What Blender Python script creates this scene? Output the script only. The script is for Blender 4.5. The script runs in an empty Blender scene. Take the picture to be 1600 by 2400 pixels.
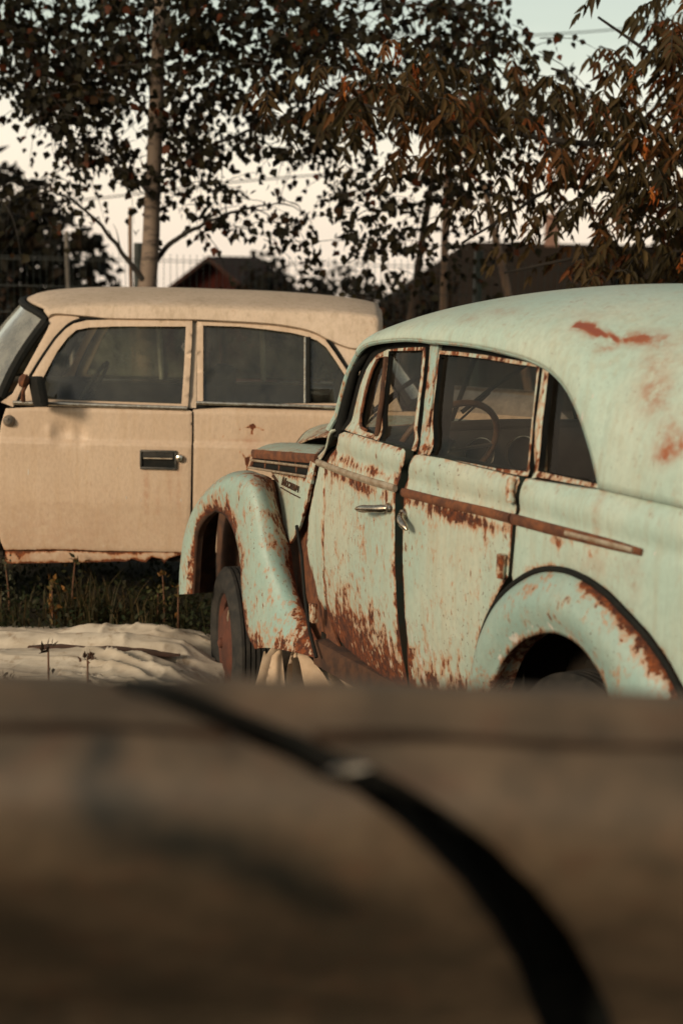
import bpy, bmesh, math, random
import numpy as np
from mathutils import Vector, Matrix
from mathutils.geometry import delaunay_2d_cdt
# surveyed outlines: g_ / c_ are (x,z) on the flank of the mint / cream car, p_ are (x,y,z), b_ (x,girth) on the brown car, w_ world points, metres
T = {
 'g_fdoor': [(1.491,1.003), (1.484,1.02), (1.445,1.033), (1.306,1.038), (1.155,1.039), (1.025,1.04), (0.93,1.04), (0.913,1.034), (0.901,1.014), (0.906,0.993), (0.933,0.967), (0.947,0.911), (0.954,0.88), (0.953,0.815), (0.946,0.707), (0.934,0.543), (0.926,0.404), (0.918,0.309), (0.919,0.224), (1.016,0.209), (1.127,0.2), (1.287,0.183), (1.41,0.178), (1.531,0.189), (1.654,0.18), (1.689,0.204), (1.684,0.278), (1.659,0.363), (1.639,0.522), (1.625,0.694), (1.623,0.818), (1.618,0.886), (1.598,0.91), (1.56,0.944), (1.522,0.964), (1.491,0.993)],
 'g_fframe': [(1.475,1.036), (1.456,1.086), (1.442,1.14), (1.419,1.209), (1.397,1.257), (1.366,1.288), (1.318,1.318), (1.236,1.34), (1.151,1.35), (1.06,1.359), (0.971,1.366), (0.95,1.366), (0.939,1.337), (0.921,1.259), (0.911,1.181), (0.908,1.103), (0.868,1.04), (1.023,1.038), (1.152,1.037), (1.302,1.034)],
 'g_fq_open': [(1.257,1.313), (1.306,1.304), (1.336,1.268), (1.351,1.219), (1.366,1.163), (1.376,1.107), (1.371,1.07), (1.342,1.056), (1.291,1.053), (1.206,1.053), (1.211,1.149), (1.238,1.264)],
 'g_fg_open': [(1.223,1.336), (1.09,1.346), (0.965,1.356), (0.942,1.274), (0.93,1.192), (0.933,1.108), (0.896,1.038), (1.029,1.038), (1.146,1.038), (1.182,1.123), (1.197,1.238)],
 'g_bpost': [(0.941,1.383), (0.885,1.383), (0.874,1.315), (0.852,1.214), (0.847,1.123), (0.814,1.039), (0.832,1.024), (0.851,1.021), (0.893,1.078), (0.896,1.17), (0.916,1.286)],
 'g_blow': [(0.95,1.037), (0.836,1.046), (0.833,0.942), (0.834,0.836), (0.824,0.677), (0.823,0.431), (0.824,0.238), (1.001,0.184), (0.978,0.391), (0.99,0.587), (1.004,0.806), (0.996,0.879)],
 'g_rdoor': [(0.849,1.006), (0.844,1.022), (0.839,1.032), (0.812,1.037), (0.67,1.044), (0.524,1.045), (0.387,1.046), (0.298,1.046), (0.262,1.047), (0.247,1.036), (0.252,0.965), (0.257,0.929), (0.256,0.876), (0.261,0.828), (0.266,0.761), (0.287,0.733), (0.325,0.685), (0.368,0.616), (0.404,0.538), (0.438,0.453), (0.46,0.388), (0.484,0.321), (0.51,0.245), (0.525,0.192), (0.636,0.191), (0.777,0.196), (0.907,0.207), (0.865,0.42), (0.871,0.558), (0.883,0.72), (0.886,0.881), (0.885,0.924), (0.869,0.974), (0.846,1.022)],
 'g_rframe': [(0.854,1.363), (0.731,1.367), (0.586,1.368), (0.447,1.365), (0.293,1.362), (0.291,1.345), (0.281,1.276), (0.263,1.171), (0.256,1.083), (0.241,1.05), (0.386,1.044), (0.523,1.043), (0.669,1.042), (0.788,1.038), (0.817,1.085), (0.82,1.184), (0.844,1.301)],
 'g_rg_open': [(0.847,1.352), (0.731,1.356), (0.581,1.357), (0.438,1.354), (0.303,1.354), (0.291,1.294), (0.277,1.222), (0.269,1.149), (0.261,1.062), (0.399,1.051), (0.608,1.045), (0.773,1.036), (0.81,1.144), (0.829,1.265)],
 'g_cpost': [(0.285,1.362), (0.264,1.359), (0.244,1.258), (0.233,1.157), (0.207,1.052), (0.225,1.047), (0.255,1.137), (0.267,1.242)],
 'g_qframe': [(0.266,1.359), (0.212,1.35), (0.152,1.327), (0.105,1.299), (0.057,1.26), (0.006,1.208), (-0.032,1.158), (-0.062,1.114), (-0.087,1.064), (0.044,1.06), (0.215,1.054), (0.235,1.139), (0.247,1.258)],
 'g_q_open': [(0.244,1.35), (0.207,1.346), (0.16,1.334), (0.119,1.311), (0.079,1.282), (0.04,1.246), (-0.002,1.201), (-0.04,1.143), (-0.077,1.073), (0.051,1.072), (0.209,1.07), (0.213,1.139), (0.227,1.248)],
 'g_rail': [(1.6,1.02), (1.578,1.1), (1.545,1.19), (1.518,1.25), (1.464,1.312), (1.406,1.342), (1.326,1.359), (1.196,1.375), (1.073,1.386), (0.953,1.391), (0.895,1.39), (0.818,1.393), (0.668,1.395), (0.525,1.391), (0.388,1.382), (0.304,1.372), (0.219,1.354), (0.152,1.327), (0.101,1.296), (0.053,1.257), (0.002,1.205), (-0.035,1.157), (-0.065,1.111), (-0.092,1.067)],
 'g_seal': [(1.592,1.022), (1.57,1.1), (1.537,1.19), (1.508,1.25), (1.457,1.309), (1.4,1.339), (1.324,1.355), (1.194,1.372), (1.071,1.382), (0.951,1.387), (0.815,1.387), (0.666,1.39), (0.523,1.385), (0.386,1.377), (0.302,1.367), (0.224,1.351), (0.24,1.314), (0.227,1.211), (0.207,1.052), (0.318,1.039), (0.517,1.037), (0.738,1.033), (0.864,1.035), (1.02,1.036), (1.221,1.035), (1.426,1.032)],
 'g_quarter': [(0.232,1.046), (0.09,1.052), (-0.014,1.057), (-0.09,1.062), (-0.35,1.068), (-0.6,1.06), (-0.85,1.04), (-1,1.02), (-1.08,0.9), (-1.1,0.7), (-1.05,0.45), (-0.95,0.3), (-0.8,0.28), (-0.503,0.558), (-0.453,0.625), (-0.403,0.679), (-0.328,0.735), (-0.252,0.775), (-0.173,0.812), (-0.091,0.833), (-0.006,0.838), (0.085,0.823), (0.169,0.786), (0.24,0.737), (0.253,0.764), (0.248,0.831), (0.244,0.879), (0.245,0.931), (0.239,0.967), (0.234,1.038)],
 'g_arch_out': [(0.518,0.195), (0.49,0.272), (0.45,0.384), (0.413,0.466), (0.375,0.565), (0.321,0.652), (0.253,0.722), (0.169,0.78), (0.084,0.818), (-0.007,0.834), (-0.091,0.829), (-0.173,0.808), (-0.252,0.771), (-0.328,0.73), (-0.403,0.675), (-0.453,0.62), (-0.503,0.555)],
 'g_arch_in': [(0.361,0.251), (0.334,0.325), (0.302,0.399), (0.268,0.459), (0.237,0.505), (0.201,0.548), (0.16,0.583), (0.111,0.616), (0.058,0.642), (0.002,0.661), (-0.058,0.667), (-0.126,0.654), (-0.175,0.624), (-0.207,0.596), (-0.235,0.554), (-0.254,0.515), (-0.264,0.474)],
 'g_trimf': [(1.698,0.888), (1.618,0.889), (1.336,0.896), (1.109,0.903), (0.946,0.909)],
 'g_trimr': [(0.881,0.906), (0.632,0.915), (0.401,0.926), (0.26,0.929)],
 'g_trimq': [(0.255,0.928), (0.098,0.931), (-0.077,0.935), (-0.197,0.935), (-0.274,0.935)],
 'g_hinge1': [(0.265,1.042), (0.252,0.977)],
 'g_hinge2': [(0.278,0.822), (0.283,0.752)],
 'g_handf': [(1.143,0.815), (0.974,0.839)],
 'g_handr': [(0.905,0.829), (0.785,0.81)],
 'g_cowl': [(1.692,0.889), (1.628,0.888), (1.627,0.818), (1.631,0.693), (1.648,0.52), (1.666,0.362), (1.687,0.297), (1.763,0.338), (1.779,0.407), (1.816,0.464), (1.834,0.539), (1.805,0.661), (1.762,0.764), (1.716,0.847)],
 'g_redmark': [(0.13,1.487), (0.09,1.499), (0.038,1.482), (-0.011,1.47), (-0.058,1.458), (0.056,1.462)],
 'p_fL': [(2.731,0.68,0.158), (2.716,0.68,0.254), (2.708,0.68,0.33), (2.676,0.68,0.446), (2.584,0.68,0.527), (2.476,0.68,0.58), (2.37,0.68,0.578), (2.284,0.68,0.531), (2.232,0.68,0.465), (2.205,0.68,0.395), (2.192,0.68,0.316), (2.167,0.68,0.211), (2.127,0.68,0.124), (2.05,0.68,0.078)],
 'p_fS': [(2.876,0.655,0.123), (2.881,0.655,0.21), (2.864,0.655,0.297), (2.825,0.655,0.409), (2.72,0.655,0.546), (2.501,0.655,0.683), (2.312,0.655,0.743), (2.148,0.655,0.742), (2.075,0.655,0.674), (2.04,0.655,0.547), (2.013,0.655,0.432), (1.986,0.655,0.318), (1.929,0.655,0.211), (1.85,0.655,0.131)],
 'p_fI': [(2.326,0.53,0.746), (2.229,0.53,0.742), (2.188,0.53,0.695), (2.149,0.53,0.62), (2.097,0.53,0.548), (2.043,0.53,0.49), (1.992,0.54,0.407), (1.903,0.56,0.328), (1.761,0.58,0.244), (1.565,0.6,0.147)],
 'p_tri': [(2.333,0.5,0.755), (2.248,0.5,0.719), (2.198,0.5,0.659), (2.133,0.51,0.567), (2.035,0.54,0.506), (1.939,0.56,0.593), (1.867,0.56,0.702), (1.841,0.55,0.772), (1.855,0.53,0.808)],
 'p_triTop': [(2.333,0.5,0.758), (2.208,0.51,0.77), (1.887,0.54,0.797), (1.815,0.55,0.815), (1.79,0.55,0.874)],
 'p_louv': [(2.515,0.48,0.801), (1.804,0.54,0.877), (1.815,0.55,0.809), (2.539,0.49,0.743)],
 'p_hoodEdge': [(2.508,0.48,0.808), (2.321,0.49,0.826), (2.154,0.505,0.843), (1.993,0.52,0.859), (1.801,0.54,0.876)],
 'p_hoodMid': [(2.596,0.42,0.816), (2.457,0.42,0.834), (2.283,0.43,0.852), (2.13,0.44,0.867), (1.932,0.46,0.886)],
 'p_hoodTop': [(2.759,0.3,0.809), (2.655,0.3,0.83), (2.49,0.31,0.847), (2.333,0.32,0.862), (2.084,0.36,0.887)],
 'p_humpEdge': [(2.703,0.18,0.816), (2.797,0.1,0.841), (2.902,0,0.853), (2.981,-0.1,0.857), (2.967,-0.15,0.862)],
 'p_apron': [(2.063,0.52,0.506), (1.963,0.53,0.598), (1.832,0.55,0.513), (1.71,0.58,0.36), (1.571,0.6,0.267), (1.429,0.62,0.173)],
 'fwc': [(2.6,0.6,-0.039)],
 'rwt': [(0.098,0.62,0.508)],
 'c_fdoor': [(0.915,0.898), (0.768,0.907), (0.461,0.911), (0.049,0.909), (0.027,0.903), (0.028,0.723), (0.028,0.732), (0.031,0.504), (0.034,0.381), (0.047,0.281), (0.064,0.207), (0.25,0.207), (0.491,0.204), (0.671,0.206), (0.828,0.202), (0.946,0.197), (0.962,0.237), (0.975,0.302), (0.975,0.496), (0.961,0.726), (0.943,0.829), (0.921,0.897)],
 'c_fframe': [(0.863,0.924), (0.844,0.983), (0.77,1.118), (0.713,1.216), (0.666,1.27), (0.618,1.302), (0.556,1.319), (0.42,1.325), (0.234,1.328), (0.044,1.329), (0.042,1.273), (0.045,1.109), (0.05,0.921), (0.34,0.929), (0.649,0.934)],
 'c_fglass': [(0.802,0.945), (0.726,1.1), (0.692,1.168), (0.645,1.234), (0.604,1.272), (0.542,1.285), (0.418,1.293), (0.232,1.297), (0.074,1.3), (0.076,1.109), (0.082,0.935), (0.341,0.938), (0.589,0.94)],
 'c_bpost': [(0.051,1.339), (0.019,1.339), (0.018,1.11), (0.012,0.916), (0.052,0.915), (0.047,1.109)],
 'c_rdoor': [(0.024,0.91), (-0.138,0.922), (-0.39,0.922), (-0.84,0.92), (-0.88,0.8), (-0.86,0.6), (-0.8,0.45), (-0.68,0.3), (-0.6,0.21), (0.028,0.206), (0.029,0.256), (0.023,0.381), (0.021,0.744)],
 'c_rframe': [(0.021,1.331), (-0.123,1.33), (-0.314,1.323), (-0.441,1.31), (-0.537,1.29), (-0.601,1.254), (-0.653,1.188), (-0.725,1.088), (-0.835,0.935), (-0.389,0.933), (0.008,0.939)],
 'c_rglass': [(-0.009,1.307), (-0.188,1.305), (-0.315,1.295), (-0.442,1.281), (-0.506,1.267), (-0.563,1.248), (-0.609,1.215), (-0.648,1.163), (-0.687,1.107), (-0.71,1.075), (-0.775,0.957), (-0.388,0.945), (-0.021,0.949)],
 'c_rdiv': [(-0.52,1.259), (-0.549,1.257), (-0.556,0.946), (-0.528,0.946)],
 'c_sill': [(0.946,0.188), (0.671,0.197), (0.491,0.195), (0.07,0.205), (0.076,0.192), (0.142,0.172), (0.167,0.145), (0.184,0.167), (0.227,0.176), (0.257,0.147), (0.287,0.151), (0.323,0.163), (0.36,0.147), (0.396,0.149), (0.493,0.142), (0.613,0.139), (0.734,0.132), (0.952,0.124)],
 'c_gutter': [(0.885,0.903), (0.839,1.014), (0.783,1.117), (0.725,1.209), (0.696,1.249), (0.642,1.304), (0.594,1.327), (0.544,1.334), (0.42,1.338), (0.048,1.341), (0.022,1.339), (-0.123,1.337), (-0.314,1.331), (-0.441,1.318), (-0.543,1.297), (-0.614,1.262), (-0.666,1.201), (-0.731,1.103), (-0.855,0.93)],
 'c_crease': [(0.737,1.337), (0.632,1.37), (0.421,1.381), (0.048,1.383), (-0.186,1.376), (-0.44,1.371), (-0.63,1.366), (-0.757,1.357), (-0.834,1.344)],
 'c_rooftop': [(0.934,1.412), (0.781,1.44), (0.565,1.454), (0.208,1.46), (-0.046,1.455), (-0.301,1.452), (-0.555,1.439), (-0.747,1.421), (-0.837,1.401), (-0.876,1.364)],
 'c_rear': [(-0.861,1.385), (-0.85,1.329), (-0.823,1.278), (-0.807,1.241), (-0.779,1.219), (-0.725,1.103)],
 'c_apillar': [(0.737,1.337), (0.741,1.276), (0.826,1.11), (0.899,0.964), (0.945,0.931), (0.885,0.906)],
 'c_wsnear': [(0.764,1.321), (0.76,1.297), (0.774,1.263), (0.851,1.116), (0.924,0.985), (0.96,0.963)],
 'c_wsfar': [(0.963,1.394), (0.983,1.367), (1.054,1.296), (1.118,1.228)],
 'c_handle': [(0.262,0.705), (0.109,0.709), (0.109,0.628), (0.262,0.63)],
 'c_lock': [(0.082,0.678)],
 'c_rep': [(0.901,0.838)],
 'c_mirror': [(0.727,1.071), (0.667,1.022), (0.655,0.952), (0.72,0.985)],
 'c_mbr': [(0.823,0.959), (0.801,1.008), (0.754,1.038)],
 'c_spots': [(-0.203,0.815), (-0.266,0.842), (-0.316,0.818), (-0.121,0.782), (-0.205,0.709), (-0.243,0.665)],
 'c_dents': [(0.707,0.793), (0.584,0.777)],
 'b_gl': [(-0.19,1.084), (-0.16,1.074), (-0.129,1.062), (-0.097,1.048), (-0.07,1.032), (-0.039,1.017), (-0.013,1), (0.016,0.989), (0.047,0.968), (0.079,0.936), (0.111,0.898), (0.145,0.822), (0.179,0.721), (0.204,0.624), (0.227,0.545)],
 'b_gr': [(-0.198,1.122), (-0.162,1.104), (-0.124,1.086), (-0.09,1.069), (-0.062,1.058), (-0.03,1.046), (-0.002,1.03), (0.028,1.014), (0.065,0.994), (0.102,0.971), (0.14,0.938), (0.177,0.895), (0.221,0.803), (0.257,0.699), (0.288,0.606)],
 'b_glint': [(-0.006,1.005), (0.011,1.01), (0.028,1.015)],
 'b_stain': [(-0.199,1.023), (-0.206,0.986), (-0.2,0.96), (-0.163,0.947), (-0.107,0.93), (-0.055,0.904), (-0.001,0.851)],
 'b_dots': [(-0.244,1.022), (0.026,1.043), (0.209,1.007), (0.233,1.046)],
 'w_birch': [(-1.315,9.5,1.377), (-1.295,9.5,1.627), (-1.284,9.5,1.902), (-1.267,9.5,2.229), (-1.255,9.5,2.578), (-1.239,9.5,2.975), (-1.222,9.5,3.391), (-1.206,9.5,4.004)],
 'w_birchL': [(-1.336,9.45,1.474), (-1.434,9.45,1.596), (-1.539,9.45,1.731), (-1.641,9.45,1.852), (-1.848,9.45,1.997), (-2.096,9.45,2.072)],
 'w_birchR': [(-1.263,9.55,1.594), (-1.181,9.55,1.699), (-1.054,9.55,1.785), (-0.886,9.55,1.871), (-0.662,9.55,1.945), (-0.382,9.55,2.006)],
 'w_birchL2': [(-1.259,9.4,1.981), (-1.369,9.4,2.113), (-1.506,9.4,2.204), (-1.724,9.4,2.345), (-1.997,9.4,2.419)],
 'w_birchR2': [(-1.269,9.6,2.098), (-1.117,9.6,2.211), (-0.894,9.6,2.352), (-0.56,9.6,2.482), (-0.171,9.6,2.585), (0.217,9.6,2.674)],
 'w_birchL3': [(-1.25,9.5,2.444), (-1.382,9.5,2.628), (-1.574,9.5,2.783), (-1.847,9.5,2.935), (-2.146,9.5,3.007)],
 'w_birchR3': [(-1.257,9.6,2.641), (-1.063,9.6,2.806), (-0.732,9.6,2.973), (-0.291,9.6,3.089), (0.201,9.6,3.231), (0.614,9.6,3.24), (0.979,9.6,3.064)],
 'w_mapleA': [(2.097,7.7,2.1), (1.754,7.7,2.18), (1.481,7.7,2.251), (1.076,7.7,2.274), (0.737,7.7,2.332), (0.445,7.7,2.38), (0.131,7.7,2.416), (-0.184,7.7,2.528)],
 'w_mapleB': [(2.024,7.5,2.343), (1.728,7.5,2.547), (1.457,7.5,2.728), (1.233,7.5,2.868)],
 'w_mapleC': [(2.147,7.8,1.793), (1.794,7.8,1.92), (1.445,7.8,2.024), (1.102,7.8,2.039), (0.879,7.8,1.9), (0.611,7.8,1.736)],
 'w_mapleD': [(2.188,7.9,1.612), (1.832,7.9,1.696), (1.482,7.9,1.711), (1.181,7.9,1.658), (0.858,7.9,1.582)],
 'w_mapleE': [(1.076,7.7,2.274), (1.046,7.7,2.426), (1.127,7.7,2.599), (1.036,7.7,2.64)],
 'w_pole': [(0.83,12,2.469), (0.802,12,1.254)],
 'w_lean': [(0.691,11.6,2.34), (0.522,11.6,1.211)],
 'w_lean2': [(1.179,12.5,2.296), (1.358,12.5,1.543)],
 'w_fpost': [(1,11,1.695), (-1.591,11,1.701), (-2.105,11,1.865)],
 'w_house1': [(-3.291,26,1.001), (-2.408,26,1.628), (-1.558,26,1.176)],
 'w_house2': [(0.255,22,0.91), (1.759,22,1.78), (2.886,22,1.971), (2.879,22,2.396), (3.035,22,2.386)],
 'w_stalks': [(-1.359,6.4,-0.083), (-1.372,6.4,0.12), (-0.835,6.4,0.152), (-0.764,6.4,0.113), (-0.76,6.4,-0.049), (-1.357,6.4,-0.217), (-1.168,6.4,-0.254), (-1.546,6.4,-0.324)],
 'w_stalk2': [(-1.369,6.45,-0.087), (-1.377,6.45,0.091), (-0.84,6.45,0.139), (-0.772,6.45,0.093)],
 'w_dry': [(-0.88,4.2,0.409), (-0.767,4.2,0.398), (-1.013,4.2,0.346)],
 'w_fold': [(-0.333,5.6,-0.072), (-0.266,5.6,0.101), (-0.217,5.6,0.102), (-0.159,5.6,-0.068), (-0.178,5.6,0.049), (-0.126,5.6,0.051), (-0.001,5.6,-0.082), (-0.038,5.6,0.008), (0.103,5.6,-0.08), (0.12,5.6,-0.034), (0.218,5.6,-0.104)],
 'w_clA': [(-0.333,-0.114), (-0.334,-0.056), (-0.316,0.006), (-0.297,0.092), (-0.292,0.094), (-0.287,0.08), (-0.254,0.126), (-0.226,0.134), (-0.21,0.113), (-0.219,0.098), (-0.23,0.105), (-0.264,0.074), (-0.292,-0.055), (-0.296,-0.113)],
 'w_clA2': [(-0.296,-0.113), (-0.292,-0.055), (-0.264,0.078), (-0.226,0.108), (-0.21,-0.03), (-0.204,-0.111)],
 'w_clB': [(-0.211,-0.12), (-0.207,-0.061), (-0.202,0.032), (-0.189,0.082), (-0.174,0.096), (-0.168,0.094), (-0.18,0.073), (-0.183,0.033), (-0.182,-0.034), (-0.176,-0.12)],
 'w_clB2': [(-0.183,0.084), (-0.171,0.096), (-0.148,0.092), (-0.129,0.086), (-0.102,0.061), (-0.06,0.021), (0.002,-0.063), (0.031,-0.115), (-0.066,-0.117), (-0.104,-0.061), (-0.132,-0.033), (-0.154,0.052), (-0.161,0.069), (-0.179,0.064)],
 'w_clB3': [(-0.183,0.066), (-0.157,0.069), (-0.123,-0.023), (-0.094,-0.118), (-0.181,-0.12)],
 'w_clC': [(-0.046,0.027), (-0.023,0.037), (0.004,0.031), (0.028,0.004), (0.066,-0.037), (0.127,-0.113), (0.081,-0.114), (0.043,-0.057), (0.005,-0.01)],
 'w_clC2': [(-0.046,0.027), (0.005,-0.008), (0.048,-0.067), (0.081,-0.114), (-0.002,-0.116), (-0.031,-0.021)],
 'w_clD': [(0.115,0.003), (0.143,-0.012), (0.19,-0.049), (0.238,-0.11), (0.1,-0.113), (0.1,-0.056), (0.102,-0.022)],
 'w_fr': [(-2.275,9.6,3.23), (2.122,9.6,3.325), (-2.313,9.6,1.352), (2.243,9.6,1.454)],
}
# ---------------------------------------------------------------- helpers
D = bpy.data
SC = bpy.context.scene
COL = SC.collection
R = random.Random(11)

def link(o, parent=None):
    COL.objects.link(o)
    if parent is not None:
        o.parent = parent
    return o

def empty(name, loc=(0, 0, 0), rz=0.0, label=None, cat=None, group=None):
    o = D.objects.new(name, None)
    o.location = loc
    o.rotation_euler = (0, 0, rz)
    link(o)
    return tag(o, label, cat, group)

def tag(o, label=None, cat=None, group=None, kind=None):
    if label: o['label'] = label
    if cat: o['category'] = cat
    if group: o['group'] = group
    if kind: o['kind'] = kind
    return o

def make(name, verts, faces, mat, parent=None, smooth=True, attrs=None, mats=None, midx=None, sharp=None):
    me = D.meshes.new(name)
    me.from_pydata([tuple(v) for v in verts], [], [tuple(f) for f in faces])
    if mats:
        for m in mats: me.materials.append(m)
        me.polygons.foreach_set('material_index', midx)
    elif mat: me.materials.append(mat)
    if smooth:
        me.polygons.foreach_set('use_smooth', [True] * len(me.polygons))
    for k, a in (attrs or {}).items():
        if len(np.shape(a)) == 2:
            at = me.attributes.new(k, 'FLOAT_COLOR', 'POINT')
            at.data.foreach_set('color', np.asarray(a, dtype=np.float32).ravel())
        else:
            at = me.attributes.new(k, 'FLOAT', 'POINT')
            at.data.foreach_set('value', np.asarray(a, dtype=np.float32))
    if sharp:
        me.set_sharp_from_angle(angle=math.radians(sharp))
    me.update()
    o = D.objects.new(name, me)
    return link(o, parent)

def resample(poly, h, closed=True):
    out = []
    n = len(poly)
    for i in range(n if closed else n - 1):
        a = np.array(poly[i], float); b = np.array(poly[(i + 1) % n], float)
        k = max(1, int(math.ceil(np.linalg.norm(b - a) / h)))
        for j in range(k):
            out.append(a + (b - a) * j / k)
    if not closed: out.append(np.array(poly[-1], float))
    return np.array(out)

def catmull(pts, n):
    """n points along a Catmull-Rom curve, by arc length"""
    P = np.array(pts, float)
    P = np.vstack([2 * P[0] - P[1], P, 2 * P[-1] - P[-2]])
    out = []
    for i in range(1, len(P) - 2):
        p0, p1, p2, p3 = P[i - 1], P[i], P[i + 1], P[i + 2]
        for t in np.linspace(0, 1, 12, endpoint=False):
            out.append(.5 * ((2 * p1) + (p2 - p0) * t + (2 * p0 - 5 * p1 + 4 * p2 - p3) * t * t + (-p0 + 3 * p1 - 3 * p2 + p3) * t ** 3))
    out.append(P[-2])
    out = np.array(out)
    s = np.concatenate([[0], np.cumsum(np.linalg.norm(np.diff(out, axis=0), axis=1))])
    u = np.linspace(0, s[-1], n)
    return np.stack([np.interp(u, s, out[:, k]) for k in range(out.shape[1])], 1)

def inside(P, poly):
    x, y = P[:, 0], P[:, 1]
    r = np.zeros(len(P), bool)
    n = len(poly); j = n - 1
    for i in range(n):
        xi, yi = poly[i]; xj, yj = poly[j]
        if yi != yj:
            c = ((yi > y) != (yj > y)) & (x < (xj - xi) * (y - yi) / (yj - yi) + xi)
            r ^= c
        j = i
    return r

def segdist(P, loops):
    d = np.full(len(P), 9.0)
    for L in loops:
        for i in range(len(L)):
            a = L[i]; b = L[(i + 1) % len(L)]
            ab = b - a; q = ab @ ab
            t = np.clip(((P - a) @ ab) / (q + 1e-12), 0, 1)
            d = np.minimum(d, np.linalg.norm(P - (a + t[:, None] * ab), axis=1))
    return d

def panel(name, poly, M, mat, parent, holes=(), h=.02, thick=.018, attr=None, roll=.003, dome=0.0, lip=None):
    """sheet over the (u,v) polygon mapped to space by M(u,v,out), with a turned-in flange round its edges"""
    loops = [np.array(poly, float)] + [np.array(q, float) for q in holes]
    rl = [resample(L, h) for L in loops]
    lo = loops[0].min(0); hi = loops[0].max(0)
    gx = np.arange(lo[0] + h * .5, hi[0], h); gy = np.arange(lo[1] + h * .5, hi[1], h)
    G = np.array([(a + (h * .5 if k % 2 else 0), b) for k, b in enumerate(gy) for a in gx]) if len(gx) and len(gy) else np.zeros((0, 2))
    if len(G):
        ok = inside(G, loops[0])
        for q in loops[1:]: ok &= ~inside(G, q)
        G = G[ok]
        if len(G): G = G[segdist(G, loops) > h * .45]
    allp = np.vstack(rl + [G]) if len(G) else np.vstack(rl)
    edges = []; k = 0
    for L in rl:
        n = len(L)
        edges += [(k + i, k + (i + 1) % n) for i in range(n)]; k += n
    nb = k
    vs, es, fs, ov, oe, of = delaunay_2d_cdt([Vector(p) for p in allp], edges, [], 0, 1e-6)
    V = np.array([tuple(v) for v in vs])
    F = np.array([tuple(f) for f in fs if len(f) == 3])
    cen = V[F].mean(1)
    ok = inside(cen, loops[0])
    for q in loops[1:]: ok &= ~inside(cen, q)
    F = F[ok]
    dist = segdist(V, loops)
    off = -roll * np.clip(1 - dist / (h * .9), 0, 1) + dome * (1 - np.exp(-dist / .03))
    X = [M(u, v, o) for (u, v), o in zip(V, off)]
    faces = [tuple(f) for f in F]
    if len(F):
        a, b, c = (np.array(X[i]) for i in F[len(F) // 2]); u0, v0 = V[F[len(F) // 2][0]]
        if np.cross(b - a, c - a) @ (np.array(M(u0, v0, .01)) - np.array(M(u0, v0, 0))) < 0: faces = [f[::-1] for f in faces]
    nf = len(faces)
    at = np.zeros(len(V)), np.zeros(len(V)), np.zeros(len(V))
    if attr: at = attr(V[:, 0], V[:, 1], dist)
    at = [list(np.broadcast_to(a, len(V))) for a in at]
    if thick:
        # find boundary edges of the kept triangles
        cnt = {}
        for f in faces:
            for a, b in ((f[0], f[1]), (f[1], f[2]), (f[2], f[0])):
                cnt[(min(a, b), max(a, b))] = cnt.get((min(a, b), max(a, b)), 0) + 1
        m1, m2 = {}, {}
        for (a, b), c in cnt.items():
            if c != 1: continue
            for q in (a, b):
                if q not in m1:
                    m1[q] = len(X); X.append(X[q]);
                    for z in at: z.append(z[q])
                    m2[q] = len(X); X.append(M(V[q][0], V[q][1], -thick))
                    for z in at: z.append(z[q])
            faces.append((m1[a], m1[b], m2[b], m2[a]))
    return make(name, X, faces, mat, parent, attrs={'rust': at[0], 'stain': at[1], 'chip': at[2]}, mats=[mat, lip] if lip else None, midx=[0] * nf + [1] * (len(faces) - nf))

def grid(name, rows, mat, parent=None, attrs=None, smooth=True, solid=0.0, close=False):
    rows = np.array(rows, float)
    n, m = rows.shape[:2]
    V = rows.reshape(-1, 3)
    F = []
    for i in range(n - 1):
        for j in range(m - (0 if close else 1)):
            F.append((i * m + j, i * m + (j + 1) % m, (i + 1) * m + (j + 1) % m, (i + 1) * m + j))
    o = make(name, V, F, mat, parent, smooth, attrs)
    if solid:
        s = o.modifiers.new('thickness', 'SOLIDIFY'); s.thickness = abs(solid); s.offset = 1 if solid > 0 else -1
    return o

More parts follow.
